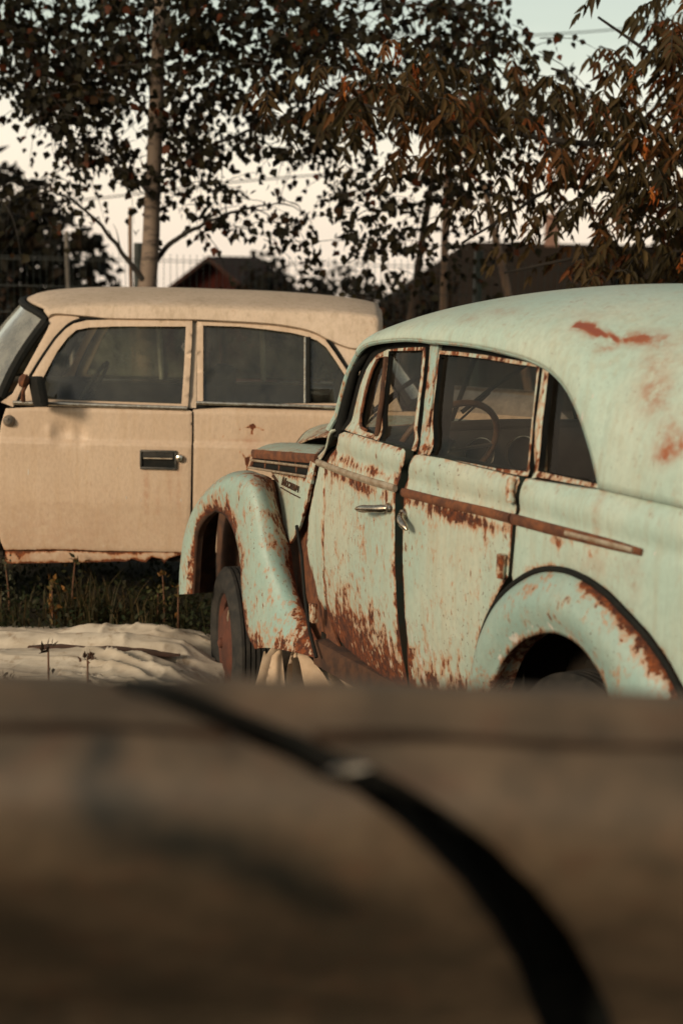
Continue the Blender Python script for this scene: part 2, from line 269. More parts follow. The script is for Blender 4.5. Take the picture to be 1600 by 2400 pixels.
class MB:
    """collects tubes, boxes and lathes into ONE mesh"""
    def __init__(s): s.v = []; s.f = []
    def add(s, V, F):
        k = len(s.v); s.v += [tuple(p) for p in V]; s.f += [tuple(i + k for i in f) for f in F]
        return s
    def box(s, c, size, rot=None, bev=0.0):
        x, y, z = [q / 2 for q in size]
        bm = bmesh.new()
        bmesh.ops.create_cube(bm, size=1)
        for v in bm.verts: v.co = Vector((v.co.x * size[0], v.co.y * size[1], v.co.z * size[2]))
        if bev: bmesh.ops.bevel(bm, geom=bm.edges[:] + bm.verts[:], offset=bev, segments=2, affect='EDGES', profile=.6)
        bm.verts.index_update()
        V = [v.co.copy() for v in bm.verts]
        if rot is not None: V = [rot @ p for p in V]
        V = [(p.x + c[0], p.y + c[1], p.z + c[2]) for p in V]
        F = [[v.index for v in f.verts] for f in bm.faces]
        bm.free()
        return s.add(V, F)
    def tube(s, path, r, n=8, out=None, up_r=None, cap=True):
        """r: radius or list; out: fixed 'outward' vector for elliptical strips, up_r: radius across it"""
        P = np.array(path, float); m = len(P)
        rr = np.broadcast_to(np.array(r, float), m)
        uu = rr if up_r is None else np.broadcast_to(np.array(up_r, float), m)
        T = np.gradient(P, axis=0); T /= np.linalg.norm(T, axis=1)[:, None] + 1e-9
        ref = np.array(out if out is not None else (0.31, 0.2, 0.93), float)
        V = []
        for i in range(m):
            a = ref - T[i] * (ref @ T[i])
            if np.linalg.norm(a) < 1e-3: a = np.array((1., 0, 0)) - T[i] * T[i][0]
            a /= np.linalg.norm(a); b = np.cross(T[i], a)
            for k in range(n):
                w = 2 * math.pi * (k + .5) / n
                V.append(P[i] + a * math.cos(w) * rr[i] + b * math.sin(w) * uu[i])
        F = [(i * n + k, i * n + (k + 1) % n, (i + 1) * n + (k + 1) % n, (i + 1) * n + k) for i in range(m - 1) for k in range(n)]
        if cap: F += [tuple(range(n))[::-1], tuple((m - 1) * n + k for k in range(n))]
        return s.add(V, F)
    def lathe(s, prof, n=48, c=(0, 0, 0), rot=None):
        """profile (r, y) turned about the local y axis"""
        m = len(prof); V = []
        for r, y in prof:
            for k in range(n):
                a = 2 * math.pi * k / n
                p = Vector((r * math.cos(a), y, r * math.sin(a)))
                if rot is not None: p = rot @ p
                V.append((p.x + c[0], p.y + c[1], p.z + c[2]))
        F = [(i * n + k, i * n + (k + 1) % n, (i + 1) * n + (k + 1) % n, (i + 1) * n + k) for i in range(m - 1) for k in range(n)]
        return s.add(V, F)
    def build(s, name, mat, parent=None, smooth=True, attrs=None, sharp=40):
        return make(name, s.v, s.f, mat, parent, smooth, attrs, sharp=sharp if smooth else None)

# ---------------------------------------------------------------- materials
class NT:
    def __init__(s, name):
        s.m = D.materials.new(name); s.m.use_nodes = True
        s.t = s.m.node_tree; s.t.nodes.clear()
        s.out = s.t.nodes.new('ShaderNodeOutputMaterial')
        s.tc = s.t.nodes.new('ShaderNodeTexCoord')
    def n(s, typ, **kw):
        nd = s.t.nodes.new(typ)
        for k, v in kw.items():
            if k.startswith('i_'):
                nd.inputs[k[2:].replace('_', ' ')].default_value = v
            else: setattr(nd, k, v)
        return nd
    def l(s, a, b): s.t.links.new(a, b)
    def val(s, x, inp):
        if hasattr(x, 'is_output'): s.l(x, inp)
        else: inp.default_value = x
    def math(s, op, a, b=0.0, clamp=False):
        nd = s.n('ShaderNodeMath', operation=op, use_clamp=clamp)
        s.val(a, nd.inputs[0]); s.val(b, nd.inputs[1]); return nd.outputs[0]
    def noise(s, scale, detail=5, rough=.6, vec=(1, 1, 1), off=(0, 0, 0), dist=0.0, col=False):
        mp = s.n('ShaderNodeMapping'); mp.inputs['Scale'].default_value = vec; mp.inputs['Location'].default_value = off
        s.l(s.tc.outputs['Object'], mp.inputs['Vector'])
        nd = s.n('ShaderNodeTexNoise'); nd.inputs['Scale'].default_value = scale; nd.inputs['Detail'].default_value = detail
        nd.inputs['Roughness'].default_value = rough; nd.inputs['Distortion'].default_value = dist
        s.l(mp.outputs[0], nd.inputs['Vector']); return nd.outputs['Color' if col else 'Fac']
    def step(s, x, a, b):
        nd = s.n('ShaderNodeMapRange', interpolation_type='SMOOTHSTEP')
        s.val(x, nd.inputs['Value']); nd.inputs['From Min'].default_value = a; nd.inputs['From Max'].default_value = b
        return nd.outputs['Result']
    def mix(s, f, a, b):
        nd = s.n('ShaderNodeMix', data_type='RGBA')
        s.val(f, nd.inputs[0])
        for x, i in ((a, 6), (b, 7)):
            if hasattr(x, 'is_output'): s.l(x, nd.inputs[i])
            else: nd.inputs[i].default_value = (*x[:3], 1)
        return nd.outputs[2]
    def attr(s, name): return s.n('ShaderNodeAttribute', attribute_name=name).outputs['Fac']
    def acol(s, name): return s.n('ShaderNodeAttribute', attribute_name=name).outputs['Color']
    def bsdf(s, color, rough=.6, metal=0.0, bump=None, bstr=.3, bdist=.004, spec=.5):
        b = s.n('ShaderNodeBsdfPrincipled')
        if hasattr(color, 'is_output'): s.l(color, b.inputs['Base Color'])
        else: b.inputs['Base Color'].default_value = (*color[:3], 1)
        s.val(rough, b.inputs['Roughness']); s.val(metal, b.inputs['Metallic'])
        b.inputs['Specular IOR Level'].default_value = spec
        if bump is not None:
            bp = s.n('ShaderNodeBump'); bp.inputs['Strength'].default_value = bstr; bp.inputs['Distance'].default_value = bdist
            s.l(bump, bp.inputs['Height']); s.l(bp.outputs[0], b.inputs['Normal'])
        s.l(b.outputs[0], s.out.inputs[0]); return b

def rusty_paint(name, base, worn, streak=(30, 30, 14), gloss=.42, grime=(.30, .22, .13), grime_amt=.35, rust_bias=0.0, speck=.85, dark=(.045, .012, .005), orange=(.235, .058, .012)):
    t = NT(name)
    ns = t.noise(1, 7, .68, streak)
    n2 = t.noise(11, 6, .62, off=(3, 1, 7))
    n3 = t.noise(70, 4, .6, (1, 1, .6), off=(9, 2, 5))
    v = t.math('ADD', t.math('MULTIPLY', ns, .46), t.math('ADD', t.math('MULTIPLY', n2, .32), t.math('MULTIPLY', n3, .22)))
    v = t.math('MULTIPLY', t.math('SUBTRACT', v, .5 - rust_bias), 2.9)
    v = t.math('ADD', v, t.attr('rust'))
    mask = t.step(v, .46, .52)
    halo = t.step(v, .20, .50)
    deep = t.step(v, .56, .80)
    # pinhole specks
    sp = t.step(t.noise(110, 2, .5, (1, 1, .6), off=(1, 8, 3)), .675, .70)
    sp = t.math('MULTIPLY', sp, t.step(t.noise(5, 3, .6, off=(4, 4, 1)), .40, .58))
    n46 = t.noise(40, 4, .6, (1, 1, .5), off=(4, 2, 9)); g46 = t.step(t.noise(4, 3, .6, off=(1, 7, 4)), .42, .58)
    sp2 = t.math('MULTIPLY', t.step(n46, .655, .685), g46)
    sph = t.math('MULTIPLY', t.math('MULTIPLY', t.step(n46, .57, .68), g46), .6 * speck)
    sp = t.math('MAXIMUM', sp, sp2)
    # paint tone
    tone = t.step(t.noise(3.2, 5, .62, (1, 1, .5), off=(2, 6, 1)), .34, .68)
    col = t.mix(tone, base, worn)
    gr = t.math('MULTIPLY', t.step(t.noise(1, 6, .66, (34, 34, 3.2), off=(5, 5, 5)), .44, .72), grime_amt)
    col = t.mix(gr, col, grime)
    fine = t.math('MULTIPLY', t.step(n3, .35, .72), .22)
    col = t.mix(fine, col, tuple(c * .55 for c in base))
    # flaked primer
    ch = t.math('ADD', t.math('MULTIPLY', t.math('SUBTRACT', t.noise(1, 5, .6, (30, 30, 8), off=(7, 3, 2)), .5), 2.6), t.attr('chip'))
    chm = t.step(ch, .52, .56)
    col = t.mix(chm, col, (.52, .50, .44))
    col = t.mix(sph, col, (.40, .19, .075))
    col = t.mix(t.math('MULTIPLY', halo, .78), col, (.41, .155, .048))
    rc = t.mix(t.step(t.noise(38, 5, .65, off=(6, 1, 1)), .36, .68), dark, orange)
    rc = t.mix(t.math('MULTIPLY', deep, .6), rc, dark)
    col = t.mix(mask, col, rc)
    col = t.mix(t.math('MULTIPLY', sp, speck), col, (.10, .028, .009))
    st = t.math('MULTIPLY', t.attr('stain'), t.math('ADD', t.step(t.noise(24, 6, .7, off=(8, 8, 2)), .30, .66), t.step(t.attr('stain'), 1.0, 1.6)), True)
    col = t.mix(st, col, t.mix(t.step(t.attr('stain'), .9, 1.7), (.30, .105, .042), (.23, .058, .028)))
    rough = t.math('ADD', t.math('MULTIPLY', mask, .42), t.math('ADD', gloss, t.math('MULTIPLY', n2, .16)), True)
    hgt = t.math('SUBTRACT', t.math('MULTIPLY', n3, .35), t.math('ADD', t.math('MULTIPLY', mask, .6), t.math('MULTIPLY', chm, -.25)))
    t.bsdf(col, rough, 0.0, hgt, .75, .006)
    return t.m

def simple(name, color, rough=.7, metal=0.0, var=.35, scale=14, color2=None, bstr=.25, spec=.5, vec=(1, 1, 1)):
    t = NT(name)
    n = t.noise(scale, 6, .62, vec)
    c2 = color2 or tuple(c * (1 - var) for c in color)
    col = t.mix(t.step(n, .34, .68), color, c2)
    t.bsdf(col, t.math('ADD', rough - .08, t.math('MULTIPLY', n, .16)), metal, n, bstr, .004, spec)
    return t.m

def glass(name, tint=(.82, .85, .80), dust=.10, dust_col=(.30, .27, .21), gloss=1.0, nscale=9):
    t = NT(name)
    tr = t.n('ShaderNodeBsdfTransparent'); tr.inputs[0].default_value = (*tint, 1)
    gl = t.n('ShaderNodeBsdfGlossy'); gl.inputs['Roughness'].default_value = .04; gl.inputs['Color'].default_value = (.9, .9, .9, 1)
    bmp = t.n('ShaderNodeBump'); bmp.inputs['Strength'].default_value = .06; bmp.inputs['Distance'].default_value = .02
    t.l(t.noise(3.5, 3, .5), bmp.inputs['Height']); t.l(bmp.outputs[0], gl.inputs['Normal'])
    geo = t.n('ShaderNodeNewGeometry'); dt = t.n('ShaderNodeVectorMath', operation='DOT_PRODUCT')
    t.l(geo.outputs['Normal'], dt.inputs[0]); t.l(geo.outputs['Incoming'], dt.inputs[1])
    f5 = t.math('POWER', t.math('SUBTRACT', 1.0, t.math('ABSOLUTE', dt.outputs['Value'])), 5.0)
    fr = t.math('ADD', t.math('MULTIPLY', f5, .92), .06)
    m1 = t.n('ShaderNodeMixShader')
    t.l(t.math('MULTIPLY', fr, gloss, True), m1.inputs[0]); t.l(tr.outputs[0], m1.inputs[1]); t.l(gl.outputs[0], m1.inputs[2])
    df = t.n('ShaderNodeBsdfDiffuse'); df.inputs[0].default_value = (*dust_col, 1)
    m2 = t.n('ShaderNodeMixShader')
    dn = t.math('MULTIPLY', t.step(t.noise(nscale, 6, .7, (1, 1, .7)), .28, .72), dust)
    t.l(t.math('ADD', dn, dust * .35), m2.inputs[0]); t.l(m1.outputs[0], m2.inputs[1]); t.l(df.outputs[0], m2.inputs[2])
    t.l(m2.outputs[0], t.out.inputs[0])
    return t.m

MINT = rusty_paint('mint_paint', (.245, .375, .335), (.32, .405, .345), grime_amt=.22, rust_bias=.012)
CHALK = rusty_paint('chalky_mint_paint', (.34, .44, .375), (.45, .475, .38), streak=(40, 40, 13), grime=(.38, .27, .15), grime_amt=.34, rust_bias=.004)
ROOFP = rusty_paint('roof_mint_paint', (.38, .49, .42), (.46, .51, .42), streak=(10, 10, 8), gloss=.36, grime=(.34, .27, .16), grime_amt=.34, rust_bias=-.03, speck=.35)
RUST = simple('bare_rust', (.070, .025, .012), .9, color2=(.175, .060, .022), scale=26, bstr=.3)
RUSTD = simple('dark_rust', (.035, .016, .009), .92, color2=(.085, .036, .016), scale=18, bstr=.5)
BLACK = simple('black_rubber', (.006, .007, .006), .8, color2=(.013, .012, .010), scale=40, spec=.2)
DKGREEN = simple('dark_green_post_paint', (.014, .028, .022), .6, color2=(.03, .022, .012), scale=20)
TYRE = simple('tyre_rubber', (.010, .0095, .008), .85, color2=(.032, .027, .021), scale=22)
CHROME = simple('pitted_chrome', (.60, .54, .45), .24, 1.0, color2=(.34, .27, .20), scale=60, bstr=.08)
ALU = simple('dull_aluminium_trim', (.42, .35, .26), .5, .4, color2=(.27, .18, .11), scale=30, bstr=.1)
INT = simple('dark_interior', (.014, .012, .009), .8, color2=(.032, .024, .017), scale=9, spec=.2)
INT2 = simple('brown_dash_paint', (.060, .050, .040), .55, color2=(.03, .024, .018), scale=7)
HORN = simple('brown_steering_rim', (.13, .062, .028), .5, color2=(.06, .03, .016), scale=30)
GLASSG = glass('dusty_window_glass', (.80, .78, .72), .03, (.26, .21, .15), .4)
GLASSW = glass('hazy_windscreen_glass', (.85, .82, .75), .30, (.42, .34, .26), 1.0, 16)
GLASSC = glass('greenish_window_glass', (.80, .82, .70), .10, (.24, .23, .18), .9)
GLASSD = glass('dusty_far_glass', (.6, .6, .52), .75, (.26, .25, .19), 1.0)
GLASSF = glass('pale_sheen_windscreen_glass', (.5, .52, .48), .34, (.46, .45, .38), 3.0, 5)  # whitish film colour stands in for the sky reflection
CREAM = rusty_paint('cream_paint', (.48, .35, .243), (.53, .395, .28), streak=(14, 14, 3), gloss=.46, grime=(.40, .25, .12), grime_amt=.22, rust_bias=-.06, speck=.12)
CREAMR = rusty_paint('cream_roof_paint', (.50, .385, .28), (.56, .435, .325), streak=(30, 30, 30), gloss=.6, grime=(.28, .2, .12), grime_amt=.45, rust_bias=-.06, speck=.2)
# soft rust clouds and the red smear on the mint roof (car coordinates)
STN = [(.022, .516, 1.462, .045, .016, .75), (-.02, .50, 1.470, .05, .018, .9), (-.10, .503, 1.462, .06, .02, .75), (.06, .56, 1.437, .03, .012, .8),
       (-.17, .59, 1.355, .05, .045, .45), (-.22, .604, 1.325, .05, .05, .55), (-.31, .63, 1.255, .06, .05, .45), (-.306, .652, 1.182, .03, .022, 1.0), (-.345, .64, 1.215, .05, .03, .7), (-.13, .55, 1.41, .05, .03, .45),
       (.60, .528, 1.51, .07, .012, .40), (.74, .557, 1.485, .06, .02, .35), (.22, .52, 1.52, .05, .012, .4), (-.2, .56, 1.42, .05, .02, .35)]
SMEAR = [((.215, .548, 1.490), (.165, .538, 1.486), .011), ((.175, .54, 1.485), (.115, .545, 1.468), .009), ((.14, .54, 1.478), (.03, .53, 1.453), .006)]
def STAINS(x, y, z):
    z += .022 * min(1, max(0, (z - 1.1) / .35))
    v = sum(1.35 * a * math.exp(-((x - cx) / rx) ** 2 - ((y - cy_) / rx) ** 2 - ((z - cz) / rz) ** 2) for cx, cy_, cz, rx, rz, a in STN)
    if .0 < x < .24 and 1.44 < z < 1.50 and y > .5:
        for a, b, w in SMEAR:
            a = np.array(a); ab = np.array(b) - a; p = np.array((x, y, z)); t = min(1, max(0, float((p - a) @ ab / (ab @ ab))))
            dd = p - (a + t * ab); d = math.hypot(dd[0], dd[2])
            v = max(v, 2.0 * math.exp(-(d / w) ** 2))
    return min(2.5, v)
# ---------------------------------------------------------------- mint sedan
GWX = [-1.15, -1.05, -.9, -.7, -.5, -.2, 0, .4, .9, 1.2, 1.5, 1.8]
GWY = [.30, .42, .54, .62, .665, .69, .70, .70, .69, .665, .62, .57]
GDZ = [.15, .25, .35, .5, .65, .90, .935, .95, .99, 1.02, 1.045, 1.065, 1.2, 1.42]
GDY = [-.075, -.05, -.028, -.008, 0, 0, -.004, -.012, -.001, -.004, -.016, -.034, -.05, -.095]
def smooth_interp(x, X, Y):
    return (np.interp(x - .012, X, Y) + np.interp(x, X, Y) * 2 + np.interp(x + .012, X, Y)) / 4
def gy(x, z): return float((np.interp(x - .06, GWX, GWY) + np.interp(x + .06, GWX, GWY)) / 2 + smooth_interp(z, GDZ, GDY))
def GM(sgn=1, off=0.0): return lambda x, z, o: (x, sgn * (gy(x, z) + off + o), z)
def g3(pts, off=0.0, sgn=1): return [(x, sgn * (gy(x, z) + off), z) for x, z in pts]

def blob(x, z, cx, cz, rx, rz): return np.exp(-(((x - cx) / rx) ** 2 + ((z - cz) / rz) ** 2))
def edge(d, w): return np.clip(1 - d / w, 0, 1)

green = empty('rusty_sedan', (1.22494, 4.07863, 0), math.radians(118),
              'pale mint green vintage sedan covered in rust, with rounded roof and no bumpers', 'car')

def a_fdoor(x, z, d):
    low = np.clip((.58 - z) / .38, 0, 1)
    r = .15 + .60 * low ** 1.4 + .34 * edge(d, .03) + .36 * blob(x, z, 1.30, .872, .34, .022) + .10 * blob(x, z, 1.30, .84, .30, .06) + .10 * blob(x, z, 1.5, .3, .25, .25)
    r = r + .30 * blob(x, z, 1.3, .935, .4, .018) - .09 * (z > .96)
    r = r + .35 * blob(x, z, 1.02, .875, .012, .03)
    return r, 0 * x, .06 + .42 * low * (1 - low * .3)
def a_rdoor(x, z, d):
    low = np.clip((.56 - z) / .38, 0, 1)
    r = .10 + .40 * low ** 1.3 + .36 * edge(d, .022) + .46 * blob(x, z, .55, .888, .4, .026) + .22 * blob(x, z, .62, .30, .3, .12)
    r = r + .25 * blob(x, z, .34, .75, .05, .06) - .12 * (z > .96) + .1 * blob(x, z, .74, .86, .1, .06)
    return r, 0 * x, .04 + .46 * low
def a_frame(x, z, d): return .22 + 0 * x + .2 * edge(d, .006), 0 * x, 0 * x
def a_quarter(x, z, d):
    r = .0 + .40 * edge(d, .022) + .30 * blob(x, z, -.02, .905, .22, .03) + .24 * blob(x, z, .13, .80, .09, .04) + .12 * blob(x, z, -.2, .88, .18, .06)
    st = .55 * blob(x, z, -.105, 1.0, .012, .09) + .35 * blob(x, z, -.26, .86, .03, .06) + .3 * blob(x, z, -.12, .87, .1, .03)
    return r, st, 0 * x
NOHOLE = ()
SIDES = (1, -1)
for sg in SIDES:
    near = sg > 0
    h = .013 if near else .05
    fd = panel('front_door', T['g_fdoor'], GM(sg), CHALK, green, h=h, attr=a_fdoor, thick=.035, lip=DKGREEN)
    panel('window_frame', T['g_fframe'], GM(sg, -.012), CHALK, fd, holes=[T['g_fq_open'], T['g_fg_open']], h=.012 if near else .05, thick=.024, attr=a_frame, roll=.002, lip=BLACK)
    panel('vent_glass', T['g_fq_open'], GM(sg, -.026), GLASSG, fd, h=.05, thick=0)
    panel('window_glass', T['g_fg_open'], GM(sg, -.026), GLASSG, fd, h=.05, thick=0)
    if near:
        m = MB(); m.tube([(x, gy(x, z) - .012, z) for x, z in ((1.228, 1.315), (1.196, 1.18), (1.176, 1.05))], .010, 8); m.build('window_divider', RUSTD, fd)
        vf = np.array(T['g_fq_open']); cvf = vf.mean(0)
        m = MB(); m.tube([(x, gy(x, z) - .014, z) for x, z in [tuple(cvf + (p - cvf) * .97) for p in list(vf[1:9])]], .0058, 8); m.build('vent_frame', RUST, fd)
    m = MB(); m.tube(g3([(1.625, .8895), (1.5, .892), (1.3362, .8959), (1.1095, .9035), (.9458, .9088)], .004, sg), .010, 8, out=(0, sg, 0), up_r=.013); m.build('trim_strip', ALU, fd)
    rd = panel('rear_door', T['g_rdoor'], GM(sg, .004), CHALK, green, h=h, attr=a_rdoor, thick=.035, lip=DKGREEN)
    panel('window_frame', T['g_rframe'], GM(sg, -.010), CHALK, rd, holes=[T['g_rg_open']], h=.012 if near else .05, thick=.024, attr=a_frame, roll=.002, lip=BLACK)
    panel('window_glass', T['g_rg_open'], GM(sg, -.026), GLASSG, rd, h=.05, thick=0)
    m = MB(); m.tube(g3([(.8808, .9065), (.6319, .9151), (.4008, .9256), (.262, .9287)], .008, sg), .011, 8, out=(0, sg, 0), up_r=.015); m.build('trim_strip', RUST, rd)
    for hi in ('g_hinge1', 'g_hinge2'):
        (x0, z0), (x1, z1) = T[hi]
        zs = np.linspace(z0, z1, 9); m = MB()
        p = [(x0 + (x1 - x0) * k / 8, sg * (gy(x0, z) + .016), z) for k, z in enumerate(zs)]
        m.tube(p, [.012, .014, .012, .014, .0125, .014, .012, .014, .012], 12)
        m.box((x0 + .018, sg * (gy(x0, z0) + .004), (z0 + z1) / 2), (.03, .02, abs(z1 - z0) * .9), bev=.004)
        m.build('door_hinge', CHALK, rd, sharp=35, attrs={'rust': np.full(len(m.v), .30 if hi == 'g_hinge1' else .44), 'stain': np.zeros(len(m.v)), 'chip': np.zeros(len(m.v))})
    # handles: boss on the door, lever standing off it
    def handle(parent, x0, z0, x1, z1, droop):
        b = MB(); n = 9
        P = []
        for k in range(n):
            t = k / (n - 1)
            P.append((x0 + (x1 - x0) * t, sg * (gy(x0, z0) + .012 + .034 * math.sin(min(1, t * 1.5) * math.pi / 2) ), z0 + (z1 - z0) * t - droop * math.sin(t * math.pi)))
        b.tube(P, [.008, .012, .0125, .012, .012, .0125, .013, .011, .005], 10, out=(0, sg, 0), up_r=[.010, .014, .013, .0125, .013, .0135, .013, .010, .005])
        b.lathe([(0, .018), (.015, .016), (.019, .006), (.02, -.006)], 18, (x0, sg * (gy(x0, z0)), z0), Matrix.Rotation(0 if sg > 0 else math.pi, 3, 'Z'))
        b.build('door_handle', CHROME, parent)
    handle(fd, .985, .836, 1.135, .812, 0.0)
    handle(rd, .872, .836, .782, .804, -.004)
    panel('center_pillar', T['g_bpost'], GM(sg, -.02), MINT, green, h=.02 if near else .06, thick=.03, attr=a_frame)
    panel('door_post', T['g_blow'], GM(sg, -.050), DKGREEN, green, h=.05, thick=.05)
    panel('rear_pillar', T['g_cpost'], GM(sg, -.014), CHALK, green, h=.012 if near else .05, thick=.03, attr=lambda x, z, d: (.30 + 0 * x, 0 * x, 0 * x))
    qf = panel('quarter_window_frame', T['g_qframe'], GM(sg, -.008), CHALK, green, holes=[T['g_q_open']], h=.012 if near else .05, thick=.024, attr=a_frame, roll=.002, lip=BLACK)
    panel('quarter_glass', T['g_q_open'], GM(sg, -.028), GLASSG, qf, h=.05, thick=0)
    panel('door_seal', T['g_seal'], GM(sg, -.036), BLACK, green, holes=[T['g_fframe'], T['g_rframe'], T['g_qframe']], h=.03, thick=.05)
    rl = catmull(T['g_rail'], 70)
    m = MB(); m.tube([(x, sg * (gy(x, z) + .002), z) for x, z in rl], .011, 8, out=(0, sg, 0), up_r=.010)
    m.build('drip_rail', MINT, green, attrs={'rust': np.full(len(m.v), .16), 'stain': np.zeros(len(m.v)), 'chip': np.zeros(len(m.v))})
    m = MB(); m.tube([(x, sg * (gy(x, z) - .004), z + .014 * (1 if x > .2 else .6)) if x > .25 else (x - .010, sg * (gy(x, z) - .002), z + .010) for x, z in rl[22:]], .0055, 6); m.build('rail_shade', RUSTD, green)  # dark strip standing in for the shading line above the rail
    qp = panel('quarter_panel', T['g_quarter'], GM(sg), ROOFP, green, h=.014 if near else .06, attr=a_quarter, thick=.02)
    m = MB(); m.tube(g3([(.2548, .9284), (.0984, .931), (-.0775, .9345), (-.18, .9353), (-.285, .9353)], .005, sg), [.011, .012, .012, .011, .006], 8, out=(0, sg, 0), up_r=[.016, .016, .015, .014, .010]); m.build('trim_strip', RUST, qp)
    m = MB(); m.tube(g3([(.0, .9345), (-.1, .9365), (-.2, .937), (-.262, .937)], .014, sg), .005, 8, out=(0, sg, 0), up_r=.007); m.build('trim_insert', ALU, qp)
    # rear fender: arched bulge between the seam on the body and the wheel opening
    ao = catmull(T['g_arch_out'], 64); ai = catmull(T['g_arch_in'], 64)
    rows = []; ru = []
    for k in range(64):
        row = []
        for j in range(15):
            t = j / 14
            x, z = ao[k] * (1 - t) + ai[k] * t
            y = gy(*ao[k]) * (1 - t) + (gy(*ai[k]) + .03) * t + .050 * math.sin(math.pi * min(1, t * 1.02)) * (1 - .35 * t) + (.012 if j > 0 else -.004)
            row.append((x, sg * y, z))
            s = k / 63
            ru.append(.07 + .34 * max(0, 1 - (1 - t) / .14) + .36 * max(0, 1 - t / .10) + (.55 * max(0, 1 - t / .30) if s > .66 else 0) + .12 * (s < .25) * t)
        x, z = ai[k]; c = np.array((0.03, .25)); dirv = (np.array((x, z)) - c); dirv /= np.linalg.norm(dirv)
        for q, e in ((.010, .012), (.06, .008)):
            row.append((x + dirv[0] * e, sg * (gy(x, z) + .042 - q - .02), z + dirv[1] * e)); ru.append(.5)
        rows.append(row)
    n_ = len(ru)
    chip = np.array([.40 if (k % 17) in (12, 13, 14) and 8 < k // 17 < 45 else 0.0 for k in range(n_)])
    rf = grid('rear_fender', rows, MINT, green, attrs={'rust': ru, 'stain': np.zeros(n_), 'chip': chip})
    m = MB(); m.tube([(x, sg * (gy(x, z) + .012), z) for x, z in ao], .009, 8, out=(0, sg, 0), up_r=.009); m.build('fender_seal', BLACK, rf)
    # sills under the doors
    m = MB(); m.box((1.08, sg * .585, .165), (1.14, .07, .10), bev=.012); m.build('door_sill', RUSTD, green)

# roof: from the drip rails and the rear seam up to the crown
def roof_side(n1=70, n2=40):
    a = catmull(T['g_rail'], 190)[30:]              # from the windscreen header backwards
    b = catmull([tuple(a[-1]), (-.22, 1.066), (-.42, 1.064), (-.62, 1.058), (-.85, 1.04), (-1.0, 1.02), (-1.07, 1.0)], n2)[1:]
    p = np.vstack([a, b])
    y = np.array([gy(x, z) + .001 for x, z in p])
    y[-6:] *= np.array([.95, .88, .78, .62, .4, .05])
    return np.stack([p[:, 0], y, p[:, 1]], 1), len(a)
RS, NA = roof_side()
CROWN = ([-1.12, -1.0, -.85, -.7, -.5, -.3, 0, .3, .6, .9, 1.15, 1.35, 1.47], [1.0, 1.19, 1.345, 1.436, 1.518, 1.557, 1.582, 1.583, 1.570, 1.540, 1.496, 1.436, 1.383])
crx = catmull(np.stack(CROWN, 1), 200)
def crown(x): return float(np.interp(x, crx[:, 0], crx[:, 1]))
tot = np.concatenate([[0], np.cumsum(np.linalg.norm(np.diff(RS, axis=0), axis=1))]); tot /= tot[-1]
rows = []; ru = []; st = []
NV = 44
for i in range(len(RS)):
    x0, y0, z0 = RS[i]
    xt = 1.45 + (-1.10 - 1.45) * (tot[i] * .86 + .14 * tot[i] ** 2)
    zt = max(crown(xt), z0 + .002)
    row = []
    for j in range(NV):
        t = j / (NV - 1); a = t * math.pi / 2
        c, s = math.cos(a) ** .86, math.sin(a) ** .92
        w = s * s * (1.0 if x0 > .2 else 1.0)
        x = x0 + (xt - x0) * (t * t * (3 - 2 * t))
        row.append((x, y0 * c, z0 + (zt - z0) * s))
        ru.append(-.05 + .22 * max(0, 1 - t / .05) + .12 * math.exp(-((x - .98) / .08) ** 2) * max(0, 1 - t / .16))
        X, Y, Z = row[-1]
        def bl(cx, cy, cz, r): return math.exp(-((X - cx) ** 2 + (Y - cy) ** 2 + (Z - cz) ** 2) / r ** 2)
        st.append(STAINS(X, Y, Z))
    rows.append(row)
half = np.array(rows)
other = half[:, ::-1][:, 1:].copy(); other[:, :, 1] *= -1
full = np.concatenate([half, other], 1)
ru = np.array(ru).reshape(len(RS), NV); st = np.array(st).reshape(len(RS), NV)
ru = np.concatenate([ru, ru[:, ::-1][:, 1:]], 1); st = np.concatenate([st, 0 * st[:, ::-1][:, 1:]], 1)
grid('roof', full, ROOFP, green, attrs={'rust': ru.ravel(), 'stain': st.ravel(), 'chip': np.zeros(ru.size)}, solid=-.012)
# tail below the roof seam
rows = []
for z in np.linspace(1.055, .28, 8):
    row = []
    for k in range(25):
        a = math.pi * (k / 24 - .5)
        row.append((-1.0 - .16 * math.cos(a) * (1 - ((z - .6) / .5) ** 2 * .25), gy(-1.0, z) * math.sin(a), z))
    rows.append(row)
grid('tail_panel', rows, ROOFP, green, attrs={'rust': np.zeros(200), 'stain': np.zeros(200), 'chip': np.zeros(200)}, solid=-.012)

# front pillars, header, windscreen
for sg in SIDES:
    m = MB(); m.tube([(1.60, sg * .555, 1.0), (1.575, sg * .55, 1.10), (1.52, sg * .54, 1.25), (1.46, sg * .52, 1.325), (1.38, sg * .5, 1.37)], [.03, .024, .022, .022, .024], 10)
    m.build('windscreen_pillar', BLACK, green)
hd = catmull([(1.40, .51, 1.36), (1.45, .3, 1.385), (1.47, 0, 1.39), (1.45, -.3, 1.385), (1.40, -.51, 1.36)], 20)
m = MB(); m.tube(hd, .022, 10); m.build('header_rail', MINT, green, attrs={'rust': np.full(len(m.v), .2), 'stain': np.zeros(len(m.v)), 'chip': np.zeros(len(m.v))})
bs = catmull([(1.60, .54, 1.0), (1.68, .3, 1.0), (1.70, 0, 1.0), (1.68, -.3, 1.0), (1.60, -.54, 1.0)], 20)
ws = grid('windscreen', [hd * (1 - t) + bs * t for t in np.linspace(0, 1, 6)], GLASSW, green)
m = MB(); m.tube([(1.49, 0, 1.39), (1.72, 0, 1.0)], .010, 8); m.build('windscreen_divider', BLACK, green)
